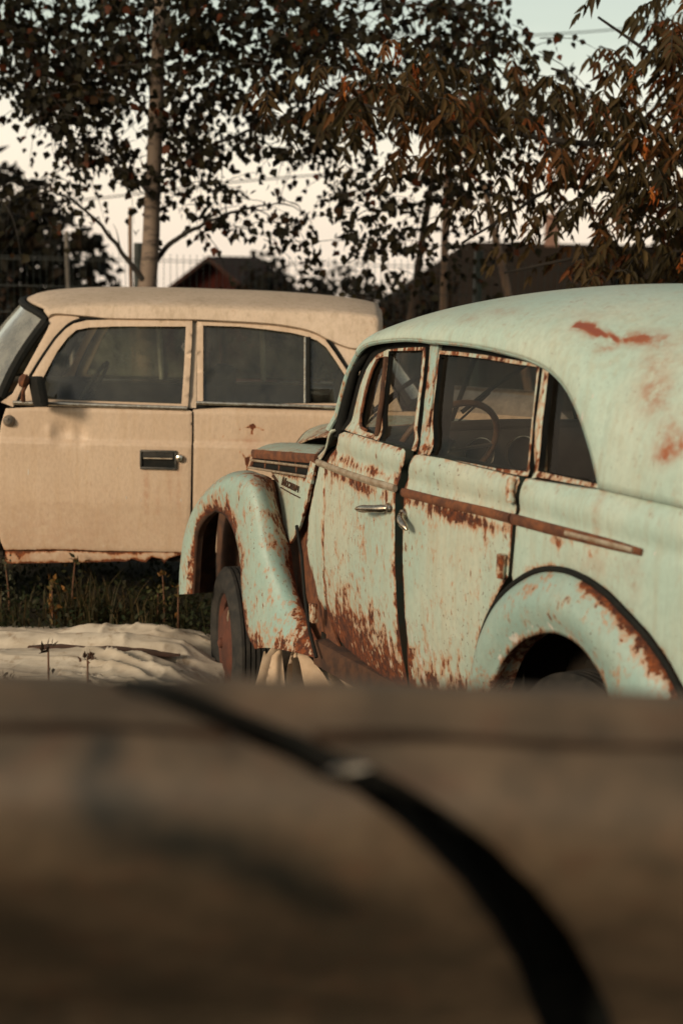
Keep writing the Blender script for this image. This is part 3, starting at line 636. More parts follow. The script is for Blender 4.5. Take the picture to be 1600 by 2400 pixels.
for yy, dy in ((.30, -.16), (-.12, -.16)):
    m = MB(); m.tube([(1.72, yy + .10, 1.0), (1.62, yy, 1.14)], .005, 6); m.tube([(1.665, yy + .10, 1.06), (1.60, yy - .01, 1.17), (1.545, yy + dy, 1.28)], .010, 6)
    m.build('windscreen_wiper', BLACK, green)

# scuttle between door and bonnet
def a_cowl(x, z, d): return .10 + .30 * edge(d, .02) + .1 * np.clip((.6 - z) / .3, 0, 1), 0 * x, 0 * x
cw = panel('cowl_panel', T['g_cowl'], GM(1, -.002), CHALK, green, h=.013, attr=a_cowl)
m = MB(); m.tube([(1.63, gy(1.63, .889) + .004, .8895), (1.70, gy(1.7, .889) + .004, .8865)], .010, 8, out=(0, 1, 0), up_r=.013); m.build('trim_strip', ALU, cw)
# shoulder and scuttle top running in under the windscreen
e0 = [(1.70, gy(1.70, .90), .890), (1.66, gy(1.66, .93), .925), (1.63, gy(1.63, .97), .965), (1.60, gy(1.6, 1.0), 1.0), (1.575, gy(1.57, 1.02), 1.025)]
e1 = [(1.82, .53, .885), (1.79, .50, .925), (1.76, .46, .955), (1.73, .40, .985), (1.70, .30, 1.0)]
rows = [catmull(np.array(e0) * (1 - t) + np.array(e1) * t + np.array((0, 0, .012 * math.sin(t * math.pi))), 16) for t in np.linspace(0, 1, 8)]
grid('scuttle', rows, CHALK, green, attrs={'rust': np.full(128, .2), 'stain': np.zeros(128), 'chip': np.zeros(128)}, solid=-.008)
m = MB()
m.tube(catmull([(1.80, .54, .87), (1.78, .50, .925), (1.755, .44, .965), (1.73, .34, .995)], 14), .011, 8); m.build('bonnet_seal', BLACK, green)
# rusty inner wing behind the fender
ap = [(2.06, .50, .74), (1.93, .52, .76), (1.84, .535, .80), (1.80, .54, .72), (1.80, .555, .56), (1.74, .57, .40), (1.60, .60, .26), (1.43, .62, .165), (1.62, .60, .12), (1.90, .57, .08), (2.06, .53, .09)]
def plate(name, P3, mat, parent, h=.02, thick=.012, off=0, attr=None, holes=()):
    P = np.array(P3); A = np.stack([P[:, 0], P[:, 2], np.ones(len(P))], 1); c = np.linalg.lstsq(A, P[:, 1], rcond=None)[0]
    def M(x, z, o): return (x, c[0] * x + c[1] * z + c[2] + o + off, z)
    return panel(name, [(p[0], p[2]) for p in P], M, mat, parent, h=h, thick=thick, attr=attr, holes=holes), M
plate('inner_wing', ap, RUST, green, h=.03, off=-.03)
m = MB(); m.tube([(1.93, .56, .60), (1.83, .585, .50), (1.74, .615, .37), (1.64, .64, .25), (1.56, .65, .17)], .007, 6); m.build('wing_beading', BLACK, green)
m = MB(); m.box((1.655, .618, .315), (.034, .024, .075), Matrix.Rotation(.1, 3, 'Y'), bev=.007); m.build('lower_hinge', CHALK, green, attrs={'rust': np.full(len(m.v), .46), 'stain': np.zeros(len(m.v)), 'chip': np.zeros(len(m.v))})

# bonnet side with louvres and script
def a_tri(x, z, d): return .08 + .36 * edge(d, .022) + .34 * np.clip((z - .72) / .1, 0, 1) * .6, 0 * x, 0 * x
tp = T['p_triTop']; tr = [tp[0], (2.25, .502, .766), tp[1], tp[2], tp[3], tp[4]] + [T['p_tri'][k] for k in (7, 6, 5, 4, 3, 2, 1)]
hs, HM = plate('bonnet_side', tr, CHALK, green, h=.012, attr=a_tri, thick=.014)
q = [np.array(p) for p in T['p_louv']]
def LQ(u, v, o=0.0):
    p = (q[0] * (1 - u) + q[1] * u) * (1 - v) + (q[3] * (1 - u) + q[2] * u) * v
    return (p[0], p[1] + o, p[2])
gr = grid('louvre_panel', [[LQ(u, v, -.016) for u in np.linspace(0, 1, 12)] for v in np.linspace(-.04, 1.02, 5)], BLACK, green, solid=-.01)
m = MB()
for v, r in ((.0, .005), (.43, .005), (.50, .004), (.98, .006)):
    m.tube([LQ(u, v, .0 if v > .5 else -.004) for u in np.linspace(.0, .93, 12)], r, 8, out=(0, 1, 0), up_r=r * .8)
m.tube([LQ(.0, v, -.003) for v in np.linspace(0, 1, 4)], .008, 8); m.build('louvre_bar', RUST, gr)
m = MB()
for v in (.40, .98): m.tube([LQ(u, v, .007) for u in np.linspace(.0, .91, 12)], .0052, 8)
m.build('bright_bar', ALU, gr)
for u, v in ((.18, .2), (.42, .2), (.68, .2), (.22, .68), (.45, .68), (.72, .68)):
    m = MB(); m.box(LQ(u, v, -.008), (.010, .010, .03), bev=.002); m.build('louvre_rib', RUST, gr)
m = MB(); m.tube([LQ(u, -.10, .004) for u in np.linspace(-.02, 1.0, 12)], .010, 8, out=(0, 1, 0), up_r=.020); m.build('bonnet_flange', RUST, green)
m = MB(); m.tube([LQ(.965, v, -.002) for v in np.linspace(.1, 1.3, 4)], .016, 8, out=(0, 1, 0), up_r=.022); m.build('louvre_end_post', CHALK, gr, attrs={'rust': np.full(len(m.v), .36), 'stain': np.zeros(len(m.v)), 'chip': np.zeros(len(m.v))})
# the name in slanted script, underlined
cu = D.curves.new('script', 'FONT'); cu.body = '\u041c\u043e\u0441\u043a\u0432\u0438\u0447'; cu.size = .050; cu.extrude = .0016; cu.shear = .42; cu.space_character = .92; cu.resolution_u = 2
tmp = D.objects.new('script', cu); COL.objects.link(tmp)
bpy.context.view_layer.update()
me = D.meshes.new_from_object(tmp.evaluated_get(bpy.context.evaluated_depsgraph_get())); D.objects.remove(tmp)
xs_ = [v.co.x for v in me.vertices]; w_ = max(xs_) - min(xs_); x_min = min(xs_)
P0 = np.array((2.165, 0, .702)); P1 = np.array((1.95, 0, .703))
for v in me.vertices:
    t_ = (v.co.x - x_min) / w_; p = P0 * (1 - t_) + P1 * t_
    X, Z = p[0], p[2] + v.co.y * 1.0 + .024
    v.co = Vector((X, HM(X, Z, .004 + v.co.z)[1], Z))
me.materials.append(RUSTD)
bd = link(D.objects.new('name_badge', me), hs)
m = MB(); m.tube([(X, HM(X, Z, .004)[1], Z) for X, Z in ((2.175, .714), (2.05, .711), (1.935, .711))], .0026, 6); m.build('badge_underline', RUSTD, bd)

# bonnet: rounded shoulder, valley, raised centre with its open front edge
E0 = catmull(T['p_hoodEdge'], 26); E1 = catmull(T['p_hoodMid'], 26); E2 = catmull(T['p_hoodTop'], 26)
E3 = E2 + np.array((.05, -.16, -.012)); E4 = E2 + np.array((.08, -.34, .0))
def bez(t, P):
    P = [np.array(p) for p in P]
    while len(P) > 1: P = [a * (1 - t) + b * t for a, b in zip(P, P[1:])]
    return P[0]
allr = np.stack([E0, E0 * .55 + E1 * .45 + np.array((0, .012, .004)), E1 + np.array((0, .004, .003)), E1 * .5 + E2 * .5 + np.array((0, 0, .004)), E2, E2 * .5 + E3 * .5, E3, E4])
allr = np.stack([catmull(allr[:, k], 22) for k in range(26)], 1)
ru = np.zeros(allr.shape[:2]) + .17; ru[:3] = .40; ru[:, -2:] = .42
grid('bonnet', allr, CHALK, green, attrs={'rust': ru.ravel(), 'stain': np.zeros(ru.size), 'chip': np.zeros(ru.size)}, solid=-.006)
front = catmull([(2.64, .24, .800), T['p_humpEdge'][0], T['p_humpEdge'][1], T['p_humpEdge'][2], (3.0, -.14, .855), (2.94, -.28, .83), (2.8, -.4, .78)], 30)
back = catmull([(1.76, .43, .945), (1.72, .34, .985), (1.70, .2, 1.0), (1.695, 0, 1.008), (1.70, -.2, 1.0), (1.72, -.36, .98), (1.78, -.46, .93)], 30)
rows = [front * (1 - t) + back * t + np.array((0, 0, .035 * math.sin(math.pi * t))) for t in np.linspace(0, 1, 30)]
ru = np.array([[.22 + .26 * max(0, 1 - j / 7) + .22 * (i > 26) for j in range(30)] for i in range(30)])
hb = grid('bonnet_crown', rows, CHALK, green, attrs={'rust': ru.ravel(), 'stain': np.zeros(900), 'chip': np.zeros(900)}, solid=-.006)
m = MB(); m.tube(front + np.array((.004, 0, -.004)), .010, 8); m.build('crown_edge_seal', BLACK, hb)
grid('nose_panel', [front * np.array((1, 1 - .25 * t, 1)) + np.array((.10 * math.sin(t * 2.6) , 0, -.62 * t)) for t in np.linspace(0.02, 1, 10)], RUSTD, green, solid=-.006)

# front fender clam
INNER = True
def fender(sg):
    L = T['p_fL']; S = T['p_fS']
    I = [(2.95, .47, .10), (2.97, .47, .25), (2.95, .47, .40), (2.87, .48, .56), (2.70, .50, .69), (2.5, .515, .738)] + T['p_fI']
    n1, n2 = 26, 34
    def two(P, k): 
        a = catmull(P[:k + 1], n1); b = catmull(P[k:], n2)
        return np.vstack([a, b[1:]])
    L, S, I = two(L, 5), two(S, 6), two(I, 6)
    rows = []; ru = []; chip = []
    N = len(L)
    for i in range(N):
        row = [L[i] + (S[i] - L[i]) * .03 + np.array((0, -.035, 0)), L[i] + np.array((0, -.012, .0))]
        rr = [.6, .5]
        for j in range(18):
            t = j / 17
            l0 = (t - .48) * (t - 1) / .48; l1 = t * (t - 1) / (.48 * (.48 - 1)); l2 = t * (t - .48) / (1 - .48)
            p = L[i] * l0 + S[i] * l1 + I[i] * l2
            w = math.sin(math.pi * t) * .022
            p = p + np.array((0, w, 0))
            row.append(p)
            s = i / (N - 1)
            r = .12 + .46 * max(0, 1 - t / .16) * (1 if s < .62 else .7) + .12 * max(0, 1 - t / .35) * (.25 < s < .62) + .30 * max(0, (s - .90) / .1) + .16 * max(0, (t - .72) / .28) * (.48 < s < .75)
            r += .26 * math.exp(-((s - .50) / .07) ** 2 - ((t - .80) / .2) ** 2) + .30 * math.exp(-((s - .64) / .04) ** 2 - ((t - .85) / .16) ** 2) + .25 * math.exp(-((s - .71) / .03) ** 2 - ((t - .72) / .18) ** 2)
            low_ = max(0, (s - .80) / .2)
            r += .42 * low_ * max(0, (t - .45) / .55) + .35 * max(0, (t - .86) / .14) * (s > .7)
            r += .30 * max(0, 1 - (1 - t) / .08) + .10 * math.exp(-((s - .34) / .10) ** 2 - ((t - .5) / .35) ** 2)
            rr.append(r)
        rows.append(row); ru += rr
    rows = np.array(rows)
    if sg < 0: rows[:, :, 1] *= -1
    n = rows.shape[0] * rows.shape[1]
    f = grid('front_fender', rows, MINT, green, attrs={'rust': ru, 'stain': np.zeros(n), 'chip': np.zeros(n)})
    c0 = np.array((2.50, .48, .12)); c0[1] *= sg
    inner = np.array(rows); dv = inner - c0; dv /= np.linalg.norm(dv, axis=2)[:, :, None] + 1e-9
    inner = inner - dv * .008; inner[:, :2] = np.array(rows)[:, :2] - dv[:, :2] * .003
    grid('fender_lining', inner, RUSTD, f)
    return f
fender(1); fender(-1)
for sg in SIDES: plate('wheel_arch_liner', [(x, sg * .43, z) for x, z in ((2.05, .05), (2.05, .60), (2.2, .70), (2.45, .70), (2.65, .65), (2.78, .64), (2.92, .62), (3.04, .50), (3.06, .05))], RUSTD, green, h=.08, thick=.02)
m = MB(); m.tube([(2.28, .50, .745), (2.20, .50, .725), (2.15, .505, .665), (2.10, .51, .575), (2.045, .53, .505)], .008, 6); m.build('fender_beading', RUSTD, green)

# wheels
HUB = simple('red_rust_wheel', (.105, .032, .016), .85, color2=(.06, .02, .011), scale=14, bstr=.3)
def wheel(c, r, steer, sg, rimmat, name='wheel'):
    w = empty(name, c, steer); w.parent = green
    rot = Matrix.Rotation(0 if sg > 0 else math.pi, 3, 'Z')
    m = MB()
    prof = [(r * .64, -.01), (r * .66, .006), (r * .74, .018), (r * .86, .020), (r * .93, .012), (r * .965, .002)]
    for k in range(5):
        y = -.008 - k * .022
        prof += [(r, y), (r, y - .013), (r * .978, y - .015), (r * .978, y - .021)]
    prof += [(r, -.118), (r, -.130), (r * .95, -.142), (r * .85, -.15), (r * .66, -.14)]
    m.lathe(prof, 72, rot=rot); m.build('tyre', TYRE, w, sharp=30)
    m = MB(); m.lathe([(r * .665, -.13), (r * .60, -.12), (r * .58, -.02), (r * .645, -.004), (r * .66, -.008), (r * .655, -.02), (r * .59, -.035), (r * .50, -.05), (r * .40, -.045), (0.001, -.045)], 60, rot=rot); m.build('rim', rimmat, w)
    m = MB(); m.lathe([(r * .47, -.045), (r * .465, -.012), (r * .40, .004), (r * .22, .014), (r * .07, .018), (r * .065, .03), (r * .03, .036), (.0005, .037)], 48, rot=rot); m.build('hubcap', rimmat, w)
    return w
fw = wheel((2.565, .585, -.035), .335, math.radians(-13), 1, HUB)
m = MB(); m.box((-.17, .022, .165), (.022, .003, .05), Matrix.Rotation(-.6, 3, 'Y')); m.build('balance_tag', ALU, fw)
wheel((2.565, -.60, -.035), .335, math.radians(-15), -1, RUST)
wheel((.04, .60, .18), .33, 0, 1, RUSTD); wheel((.04, -.60, .18), .33, 0, -1, RUSTD)
for ax in ((2.565, -.03), (.04, .18)):
    m = MB(); m.tube([(ax[0], -.5, ax[1]), (ax[0], .5, ax[1])], .037, 10); m.build('axle', RUSTD, green)

# floor, inner walls, dash, seats, wheel house liners
m = MB(); m.box((.55, 0, .21), (2.3, 1.12, .03)); m.box((1.72, 0, .55), (.03, 1.0, .72)); m.box((-.62, 0, .62), (.03, 1.14, .82))
m.box((2.2, .40, .30), (.9, .02, .5)); m.box((2.2, -.40, .30), (.9, .02, .5)); m.build('floor_and_bulkhead', INT, green, smooth=False)
for sg in SIDES:
    m = MB(); n = 14
    V = [(.03 + .36 * math.cos(math.pi * k / n), y, .30 + .36 * math.sin(math.pi * k / n)) for y in (sg * .66, sg * .40) for k in range(n + 1)]
    m.add(V, [(k, k + 1, n + 2 + k, n + 1 + k) for k in range(n)] + [tuple(n + 1 + k for k in range(n + 1))]); m.build('wheel_house', INT, green)
    # inner door cards
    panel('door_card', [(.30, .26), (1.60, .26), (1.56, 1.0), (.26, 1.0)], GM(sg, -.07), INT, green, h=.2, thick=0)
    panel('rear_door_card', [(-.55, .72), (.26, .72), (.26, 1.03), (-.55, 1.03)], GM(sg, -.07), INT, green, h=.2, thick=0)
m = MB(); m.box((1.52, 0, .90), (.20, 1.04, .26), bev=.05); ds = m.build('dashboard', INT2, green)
m = MB(); m.tube(catmull([(1.46, .50, .88), (1.44, .48, .97), (1.45, .40, 1.02), (1.45, 0, 1.035), (1.45, -.48, 1.02)], 24), .022, 10); m.build('dash_roll', INT2, ds)
for yy in (.06, -.13):
    g = MB(); Rz = Matrix.Rotation(math.pi / 2, 3, 'Z')
    g.lathe([(.062, -.01), (.068, .012), (.062, .016), (.055, .010), (.001, .008)], 32, (1.42, yy, .93), Rz); go = g.build('gauge', INT, ds)
    g = MB(); g.lathe([(.064, .014), (.067, .019), (.063, .020), (.061, .016), (.064, .014)], 32, (1.42, yy, .93), Rz); g.build('gauge_bezel', CHROME, go)
g = MB(); g.lathe([(.02, 0), (.02, .014), (.012, .018), (.001, .018)], 16, (1.42, -.03, .855), Matrix.Rotation(math.pi / 2, 3, 'Z')); g.build('dash_knob', CHROME, ds)
sw = empty('steering_wheel', (1.19, .34, 1.0), 0); sw.parent = green; sw.rotation_euler = (0, math.radians(58), 0)
m = MB(); ring = [(.195 * math.cos(a), .195 * math.sin(a), 0) for a in np.linspace(0, 2 * math.pi, 49)]; m.tube(ring, .012, 10, cap=False); m.build('wheel_rim', HORN, sw)
m = MB()
for a in (.5, 2.6, 4.7): m.tube([(0, 0, -.02), (.19 * math.cos(a), .19 * math.sin(a), 0)], .007, 6)
m.lathe([(.035, 0), (.03, .02), (.001, .025)], 16, rot=Matrix.Rotation(math.pi / 2, 3, 'X')); m.build('wheel_spoke', INT2, sw)
m = MB(); m.tube([(1.20, .34, .99), (1.62, .34, .72)], .02, 10); m.build('steering_column', INT, green)
for (x, z0, z1) in ((.72, .32, .88), (-.28, .40, .95)):
    m = MB(); m.box((x + .22, 0, z0 + .05), (.48, 1.0, .16), bev=.05); st_ = m.build('seat', INT, green)
    m = MB(); m.box((x - .04, 0, (z0 + z1) / 2 + .1), (.12, 1.0, z1 - z0 - .1), Matrix.Rotation(-.2, 3, 'Y'), bev=.04); m.build('seat_back', INT, st_)
# ---------------------------------------------------------------- cream saloon
CDZ = [.1, .25, .45, .742, .750, .90, .925, .94, 1.36]; CDY = [-.05, -.03, -.004, .002, -.011, -.013, -.028, -.045, -.17]
def cy(x, z): return .775 + float(np.interp(z, CDZ, CDY)) - .05 * max(0, (x - 1.0)) ** 2
def dent(x, z): return -.018 * math.exp(-((x - .645) / .05) ** 2 - ((z - .79) / .05) ** 2) + .008 * math.exp(-((x - .71) / .02) ** 2 - ((z - .79) / .04) ** 2) - .013 * math.exp(-((x - .565) / .03) ** 2 - ((z - .78) / .05) ** 2)
def CM(sg=1, off=0.0): return lambda x, z, o: (x, sg * (cy(x, z) + off + o + (dent(x, z) if sg > 0 else 0)), z)
cream = empty('cream_saloon', (-.7, 7.575, 0), math.pi, 'cream boxy saloon car standing on the grass, its front door slightly open, sill rusted through', 'car')
def c_door(x, z, d):
    r = -.03 + .40 * edge(d, .010) * (z < .3) + .35 * blob(x, z, .60, .207, .12, .012) + .12 * edge(d, .02) + .18 * blob(x, z, .265, .68, .012, .02)
    s = .55 * blob(x, z, .245, .52, .012, .12) + .40 * blob(x, z, .13, .55, .010, .08) + .35 * blob(x, z, .09, .5, .010, .1) + .3 * blob(x, z, .19, .45, .008, .1) + .25 * blob(x, z, .09, .63, .02, .04) + .26 * np.clip((.58 - z) / .4, 0, 1) * np.clip((x + .2) / .8, .3, 1)
    return r, s, 0 * x
def c_rdoor(x, z, d):
    r = -.04 + .30 * edge(d, .008)
    # the scratch mark above the crease and its runs
    for (x0, z0), (x1, z1) in (((-.203, .822), (-.265, .840)), ((-.265, .840), (-.316, .820)), ((-.121, .79), (-.121, .778)), ((-.205, .715), (-.243, .672)), ((-.265, .84), (-.262, .80)), ((-.255, .70), (-.235, .66)), ((-.243, .672), (-.238, .60))):
        P = np.stack([x, z], 1); a = np.array((x0, z0)); b = np.array((x1, z1)); ab = b - a
        t = np.clip(((P - a) @ ab) / (ab @ ab), 0, 1); dd = np.linalg.norm(P - (a + t[:, None] * ab), axis=1)
        r = r + .75 * np.exp(-(dd / .0085) ** 2)
    s = .35 * blob(x, z, -.26, .77, .04, .06) + .3 * blob(x, z, -.20, .765, .1, .006)
    return r, s, 0 * x
def c_sill(x, z, d): return .16 + .5 * edge(d, .018) + .3 * blob(x, z, .35, .17, .14, .05) + .5 * blob(x, z, .87, .17, .04, .02) + .1 * (z < .16), .3 + 0 * x, 0 * x
def c_none(x, z, d): return -.05 + .12 * edge(d, .01), 0 * x, 0 * x
CREAM_POST = simple('pale_divider_paint', (.70, .66, .56), .5)
for sg in SIDES:
    near = sg > 0; h = .0105 if near else .06
    fd = panel('front_door', T['c_fdoor'], CM(sg, .012), CREAM, cream, h=h, attr=c_door, thick=.03, lip=BLACK)
    panel('window_frame', T['c_fframe'], CM(sg, .006), CREAM, fd, holes=[T['c_fglass']], h=.02 if near else .06, thick=.03, attr=c_none, lip=BLACK)
    panel('window_glass', T['c_fglass'], CM(sg, -.016), GLASSC if near else GLASSD, fd, h=.06, thick=0)
    m = MB(); m.tube([(x, sg * (cy(x, .92) + .022), .9215 - .012 * (.87 - x) * .8 + .004) for x in (.885, .6, .3, .05)], .008, 8, out=(0, sg, 0), up_r=.011); m.build('belt_trim', CHROME, fd)
    yh = cy(.18, .67) + .012
    b = MB()
    for bx, bz, sx, sz in ((.186, .709, .176, .012), (.186, .627, .176, .012), (.270, .668, .010, .072), (.102, .668, .010, .072)): b.box((bx, sg * (yh + .006), bz), (sx, .016, sz), bev=.004)
    hd_ = b.build('door_handle', simple('worn_black_bezel', (.020, .021, .018), .45, color2=(.06, .05, .04), scale=40) if near else BLACK, fd)
    b = MB(); b.box((.186, sg * (yh - .0), .668), (.165, .006, .078)); b.build('handle_recess', BLACK, hd_, smooth=False)
    b = MB(); b.box((.186, sg * (yh + .010), .688), (.150, .010, .030), bev=.004); b.build('handle_flap', TYRE, hd_)
    b = MB(); b.tube([(.255, sg * (yh + .016), .676), (.117, sg * (yh + .016), .676)], .003, 6); b.build('handle_highlight', ALU, hd_)  # pale strip standing in for the highlight on the flap
    b = MB(); b.lathe([(.019, 0), (.018, .016), (.010, .02), (.001, .02)], 20, (.082, sg * (cy(.08, .678) + .014), .678), Matrix.Rotation(0 if near else math.pi, 3, 'Z')); b.build('door_lock', CHROME, fd)
    rd = panel('rear_door', T['c_rdoor'], CM(sg, 0), CREAM, cream, h=h, attr=c_rdoor, thick=.03)
    panel('window_frame', T['c_rframe'], CM(sg, .002), CREAM, rd, holes=[T['c_rglass']], h=.02 if near else .06, thick=.03, attr=c_none, lip=BLACK)
    panel('window_glass', T['c_rglass'], CM(sg, -.018), GLASSC if near else GLASSD, rd, h=.06, thick=0)
    m = MB(); m.tube([(-.505, sg * (cy(-.5, 1.255) - .006), 1.262), (-.512, sg * (cy(-.5, .95) - .006), .95)], .006, 8); m.build('window_divider', CHROME, rd)
    if not near:
        for xd, pr in ((.37, fd), (-.22, rd)):
            m = MB(); m.tube([(xd, sg * (cy(xd, 1.30) - .03), 1.30), (xd - .01, sg * (cy(xd, .94) - .03), .93)], .014, 8); m.build('vent_divider', CREAM_POST, pr)
    m = MB(); m.tube([(-.522, sg * (cy(-.5, 1.255) - .008), 1.262), (-.530, sg * (cy(-.5, .95) - .008), .95)], .012, 8); m.build('divider_seal', BLACK, rd)
    m = MB(); m.tube([(x, sg * (cy(x, .92) + .014), z) for x, z in ((.008, .944), (-.3, .940), (-.6, .938), (-.83, .936))], .007, 8, out=(0, sg, 0), up_r=.010); m.build('belt_trim', CHROME, rd)
    panel('center_pillar', T['c_bpost'], CM(sg, -.018), CREAMR, cream, h=.05, thick=.03, attr=c_none)
    panel('lower_post', [(.07, .22), (-.03, .22), (-.03, .93), (.07, .93)], CM(sg, -.03), BLACK, cream, h=.08, thick=.02)
    gut = T['c_gutter']
    if near: panel('door_seal', [gut[0]] + list(gut[1:]) , CM(sg, -.024), BLACK, cream, holes=[T['c_fglass'], T['c_rglass']], h=.05, thick=.03)
    gl2 = catmull([p for p in gut[:-1]], 120)
    m = MB(); m.tube([(x, sg * (cy(x, z) + .006), z - .006) for x, z in gl2], .0075, 6, out=(0, sg, 0), up_r=.006); m.build('gutter_seal', BLACK, cream)
    panel('sill', T['c_sill'], CM(sg, -.004), CREAM, cream, h=.012 if near else .06, attr=c_sill, thick=.02)
    panel('inner_sill', [(1.0, .14), (1.0, .25), (-.65, .25), (-.65, .14)], CM(sg, -.07), RUSTD, cream, h=.1, thick=.02)
    # windscreen pillar
    ap = [(.885, .903), (.8394, 1.0135), (.7826, 1.1173), (.725, 1.2094), (.6959, 1.2494), (.6425, 1.3035), (.5938, 1.3265), (.60, 1.372), (.7373, 1.3367), (.742, 1.2758), (.8256, 1.1103), (.8987, .964), (.95, .925)]
    panel('windscreen_pillar', ap, CM(sg, .004), CREAM, cream, h=.02 if near else .06, thick=.03, attr=lambda x, z, d: (.02 + .3 * edge(d, .012), 0 * x, 0 * x))
    cp = [(-.60, 1.262), (-.6658, 1.2007), (-.7314, 1.1033), (-.86, .925), (-.98, .925), (-.90, 1.10), (-.862, 1.222), (-.75, 1.225)]
    panel('rear_pillar', cp, CM(sg, .003), CREAMR, cream, h=.03 if near else .08, thick=.03, attr=c_none)
    fp = [(.975, .905), (.965, .905), (.958, .83), (.985, .726), (1.0, .5), (.99, .30), (.975, .20), (1.05, .19), (1.04, .35), (1.12, .55), (1.30, .66), (1.50, .64), (1.66, .52), (1.72, .32), (2.0, .34), (2.08, .6), (2.05, .84), (1.6, .90)]
    fen = panel('front_fender', fp, CM(sg, 0), CREAM, cream, h=.04, thick=.03, attr=c_none)
    if near:
        b = MB(); b.lathe([(.03, -.004), (.028, .008), (.018, .03), (.011, .036), (.001, .037)], 20, (.905, cy(.9, .838) + .014, .838)); b.box((.908, cy(.9, .84) + .045, .848), (.018, .02, .016), bev=.003); b.build('side_repeater', simple('grey_lens', (.16, .13, .10), .4), fd)
    rp = [(-.85, .92), (-.89, .80), (-.87, .60), (-.80, .42), (-.72, .5), (-.80, .66), (-1.02, .70), (-1.3, .62), (-1.4, .45), (-1.42, .30), (-1.75, .34), (-1.9, .55), (-1.92, .80), (-1.85, .90), (-1.3, .925)]
    panel('rear_quarter', rp, CM(sg, 0), CREAM, cream, h=.05, thick=.03, attr=c_none)
    for wx in (1.35, -1.06):
        w = empty('wheel', (wx, sg * .70, .15), 0); w.parent = cream; r = .30; rot = Matrix.Rotation(0 if near else math.pi, 3, 'Z')
        m = MB(); m.lathe([(r * .62, -.02), (r * .68, .01), (r * .85, .018), (r * .97, 0), (r, -.02), (r, -.13), (r * .95, -.15), (r * .62, -.14)], 48, rot=rot); m.build('tyre', TYRE, w)
        m = MB(); m.lathe([(r * .63, -.02), (r * .55, -.03), (r * .3, -.01), (.001, .0)], 40, rot=rot); m.build('rim', RUSTD, w)

# roof: gutter -> shoulder crease -> crown, both sides
gx_ = np.linspace(.745, -.865, 60)
gut_c = catmull([(.745, 1.335), (.70, 1.352), (.55, 1.345), (.42, 1.3376), (.05, 1.341), (-.123, 1.3375), (-.3137, 1.3311), (-.441, 1.3184), (-.543, 1.2971), (-.62, 1.262), (-.72, 1.225), (-.80, 1.222), (-.862, 1.222)], 70)
cre = catmull([(.765, 1.352), (.70, 1.366), (.6325, 1.374), (.4211, 1.3845), (.0483, 1.387), (-.1856, 1.381), (-.4396, 1.3755), (-.6302, 1.371), (-.7573, 1.362), (-.86, 1.350)], 70)
crn = catmull([(.965, 1.392), (.90, 1.420), (.7812, 1.440), (.5647, 1.454), (.2084, 1.459), (-.0461, 1.456), (-.3007, 1.452), (-.5554, 1.440), (-.7468, 1.422), (-.865, 1.400)], 70)
rows = []; ru = []
for k in range(70):
    g = np.array((gut_c[k, 0], cy(*gut_c[k]) + .008, gut_c[k, 1])); c = np.array((cre[k, 0], cy(cre[k, 0], 1.36) - .008, cre[k, 1])); t_ = np.array((crn[k, 0], 0, crn[k, 1]))
    half = [g + np.array((0, -.012, -.008)), g, g * .75 + c * .25 + np.array((0, .002, 0)), g * .3 + c * .7 + np.array((0, .003, 0)), g * .06 + c * .94 + np.array((0, .002, 0)), c + np.array((0, -.002, .001)), c + np.array((0, -.018, .009))]
    for j in range(1, 13):
        a = j / 12; y = c[1] * (1 - a) - .018 * (1 - a)
        z = c[2] + .009 + (t_[2] - c[2] - .009) * math.sin(a * math.pi / 2) ** .9
        x = c[0] + (t_[0] - c[0]) * math.sin(a * math.pi / 2)
        half.append(np.array((x, y, z)))
    o = [p * np.array((1, -1, 1)) for p in half[::-1][1:]]
    rows.append(half + o); ru += [(.14 if j in (0, 1) else -.03) for j in range(len(half + o))]
n_ = len(ru)
rf_ = grid('roof', rows, CREAMR, cream, attrs={'rust': ru, 'stain': np.zeros(n_), 'chip': np.zeros(n_)}, solid=-.012)
rf_.data.set_sharp_from_angle(angle=math.radians(16))
# raked rear end of the roof and back window
rows = []
endr = np.array(rows_last := [tuple(p) for p in (half + o)])
rw0 = endr[1:-1]
grid('roof_rear_lip', [rw0, rw0 + np.array((-.02, 0, -.02)), rw0 * np.array((1, .98, 1)) + np.array((.03, 0, -.06))], CREAMR, cream, attrs={'rust': np.full(len(rw0) * 3, .0), 'stain': np.zeros(len(rw0) * 3), 'chip': np.zeros(len(rw0) * 3)})
hw = [(-.80, y * .60, 1.352 - abs(y) ** 4 * .10) for y in np.linspace(-1, 1, 16)]
lw = [(-1.12 + .10 * abs(y) ** 3, y * .66, .95) for y in np.linspace(-1, 1, 16)]
grid('back_window', [np.array(hw) * (1 - t) + np.array(lw) * t for t in np.linspace(0, 1, 6)], GLASSC, cream)
m = MB(); m.tube(hw, .022, 8); m.tube(lw, .022, 8); m.tube([hw[0], lw[0]], .022, 8); m.tube([hw[-1], lw[-1]], .022, 8); m.build('back_window_seal', BLACK, cream)
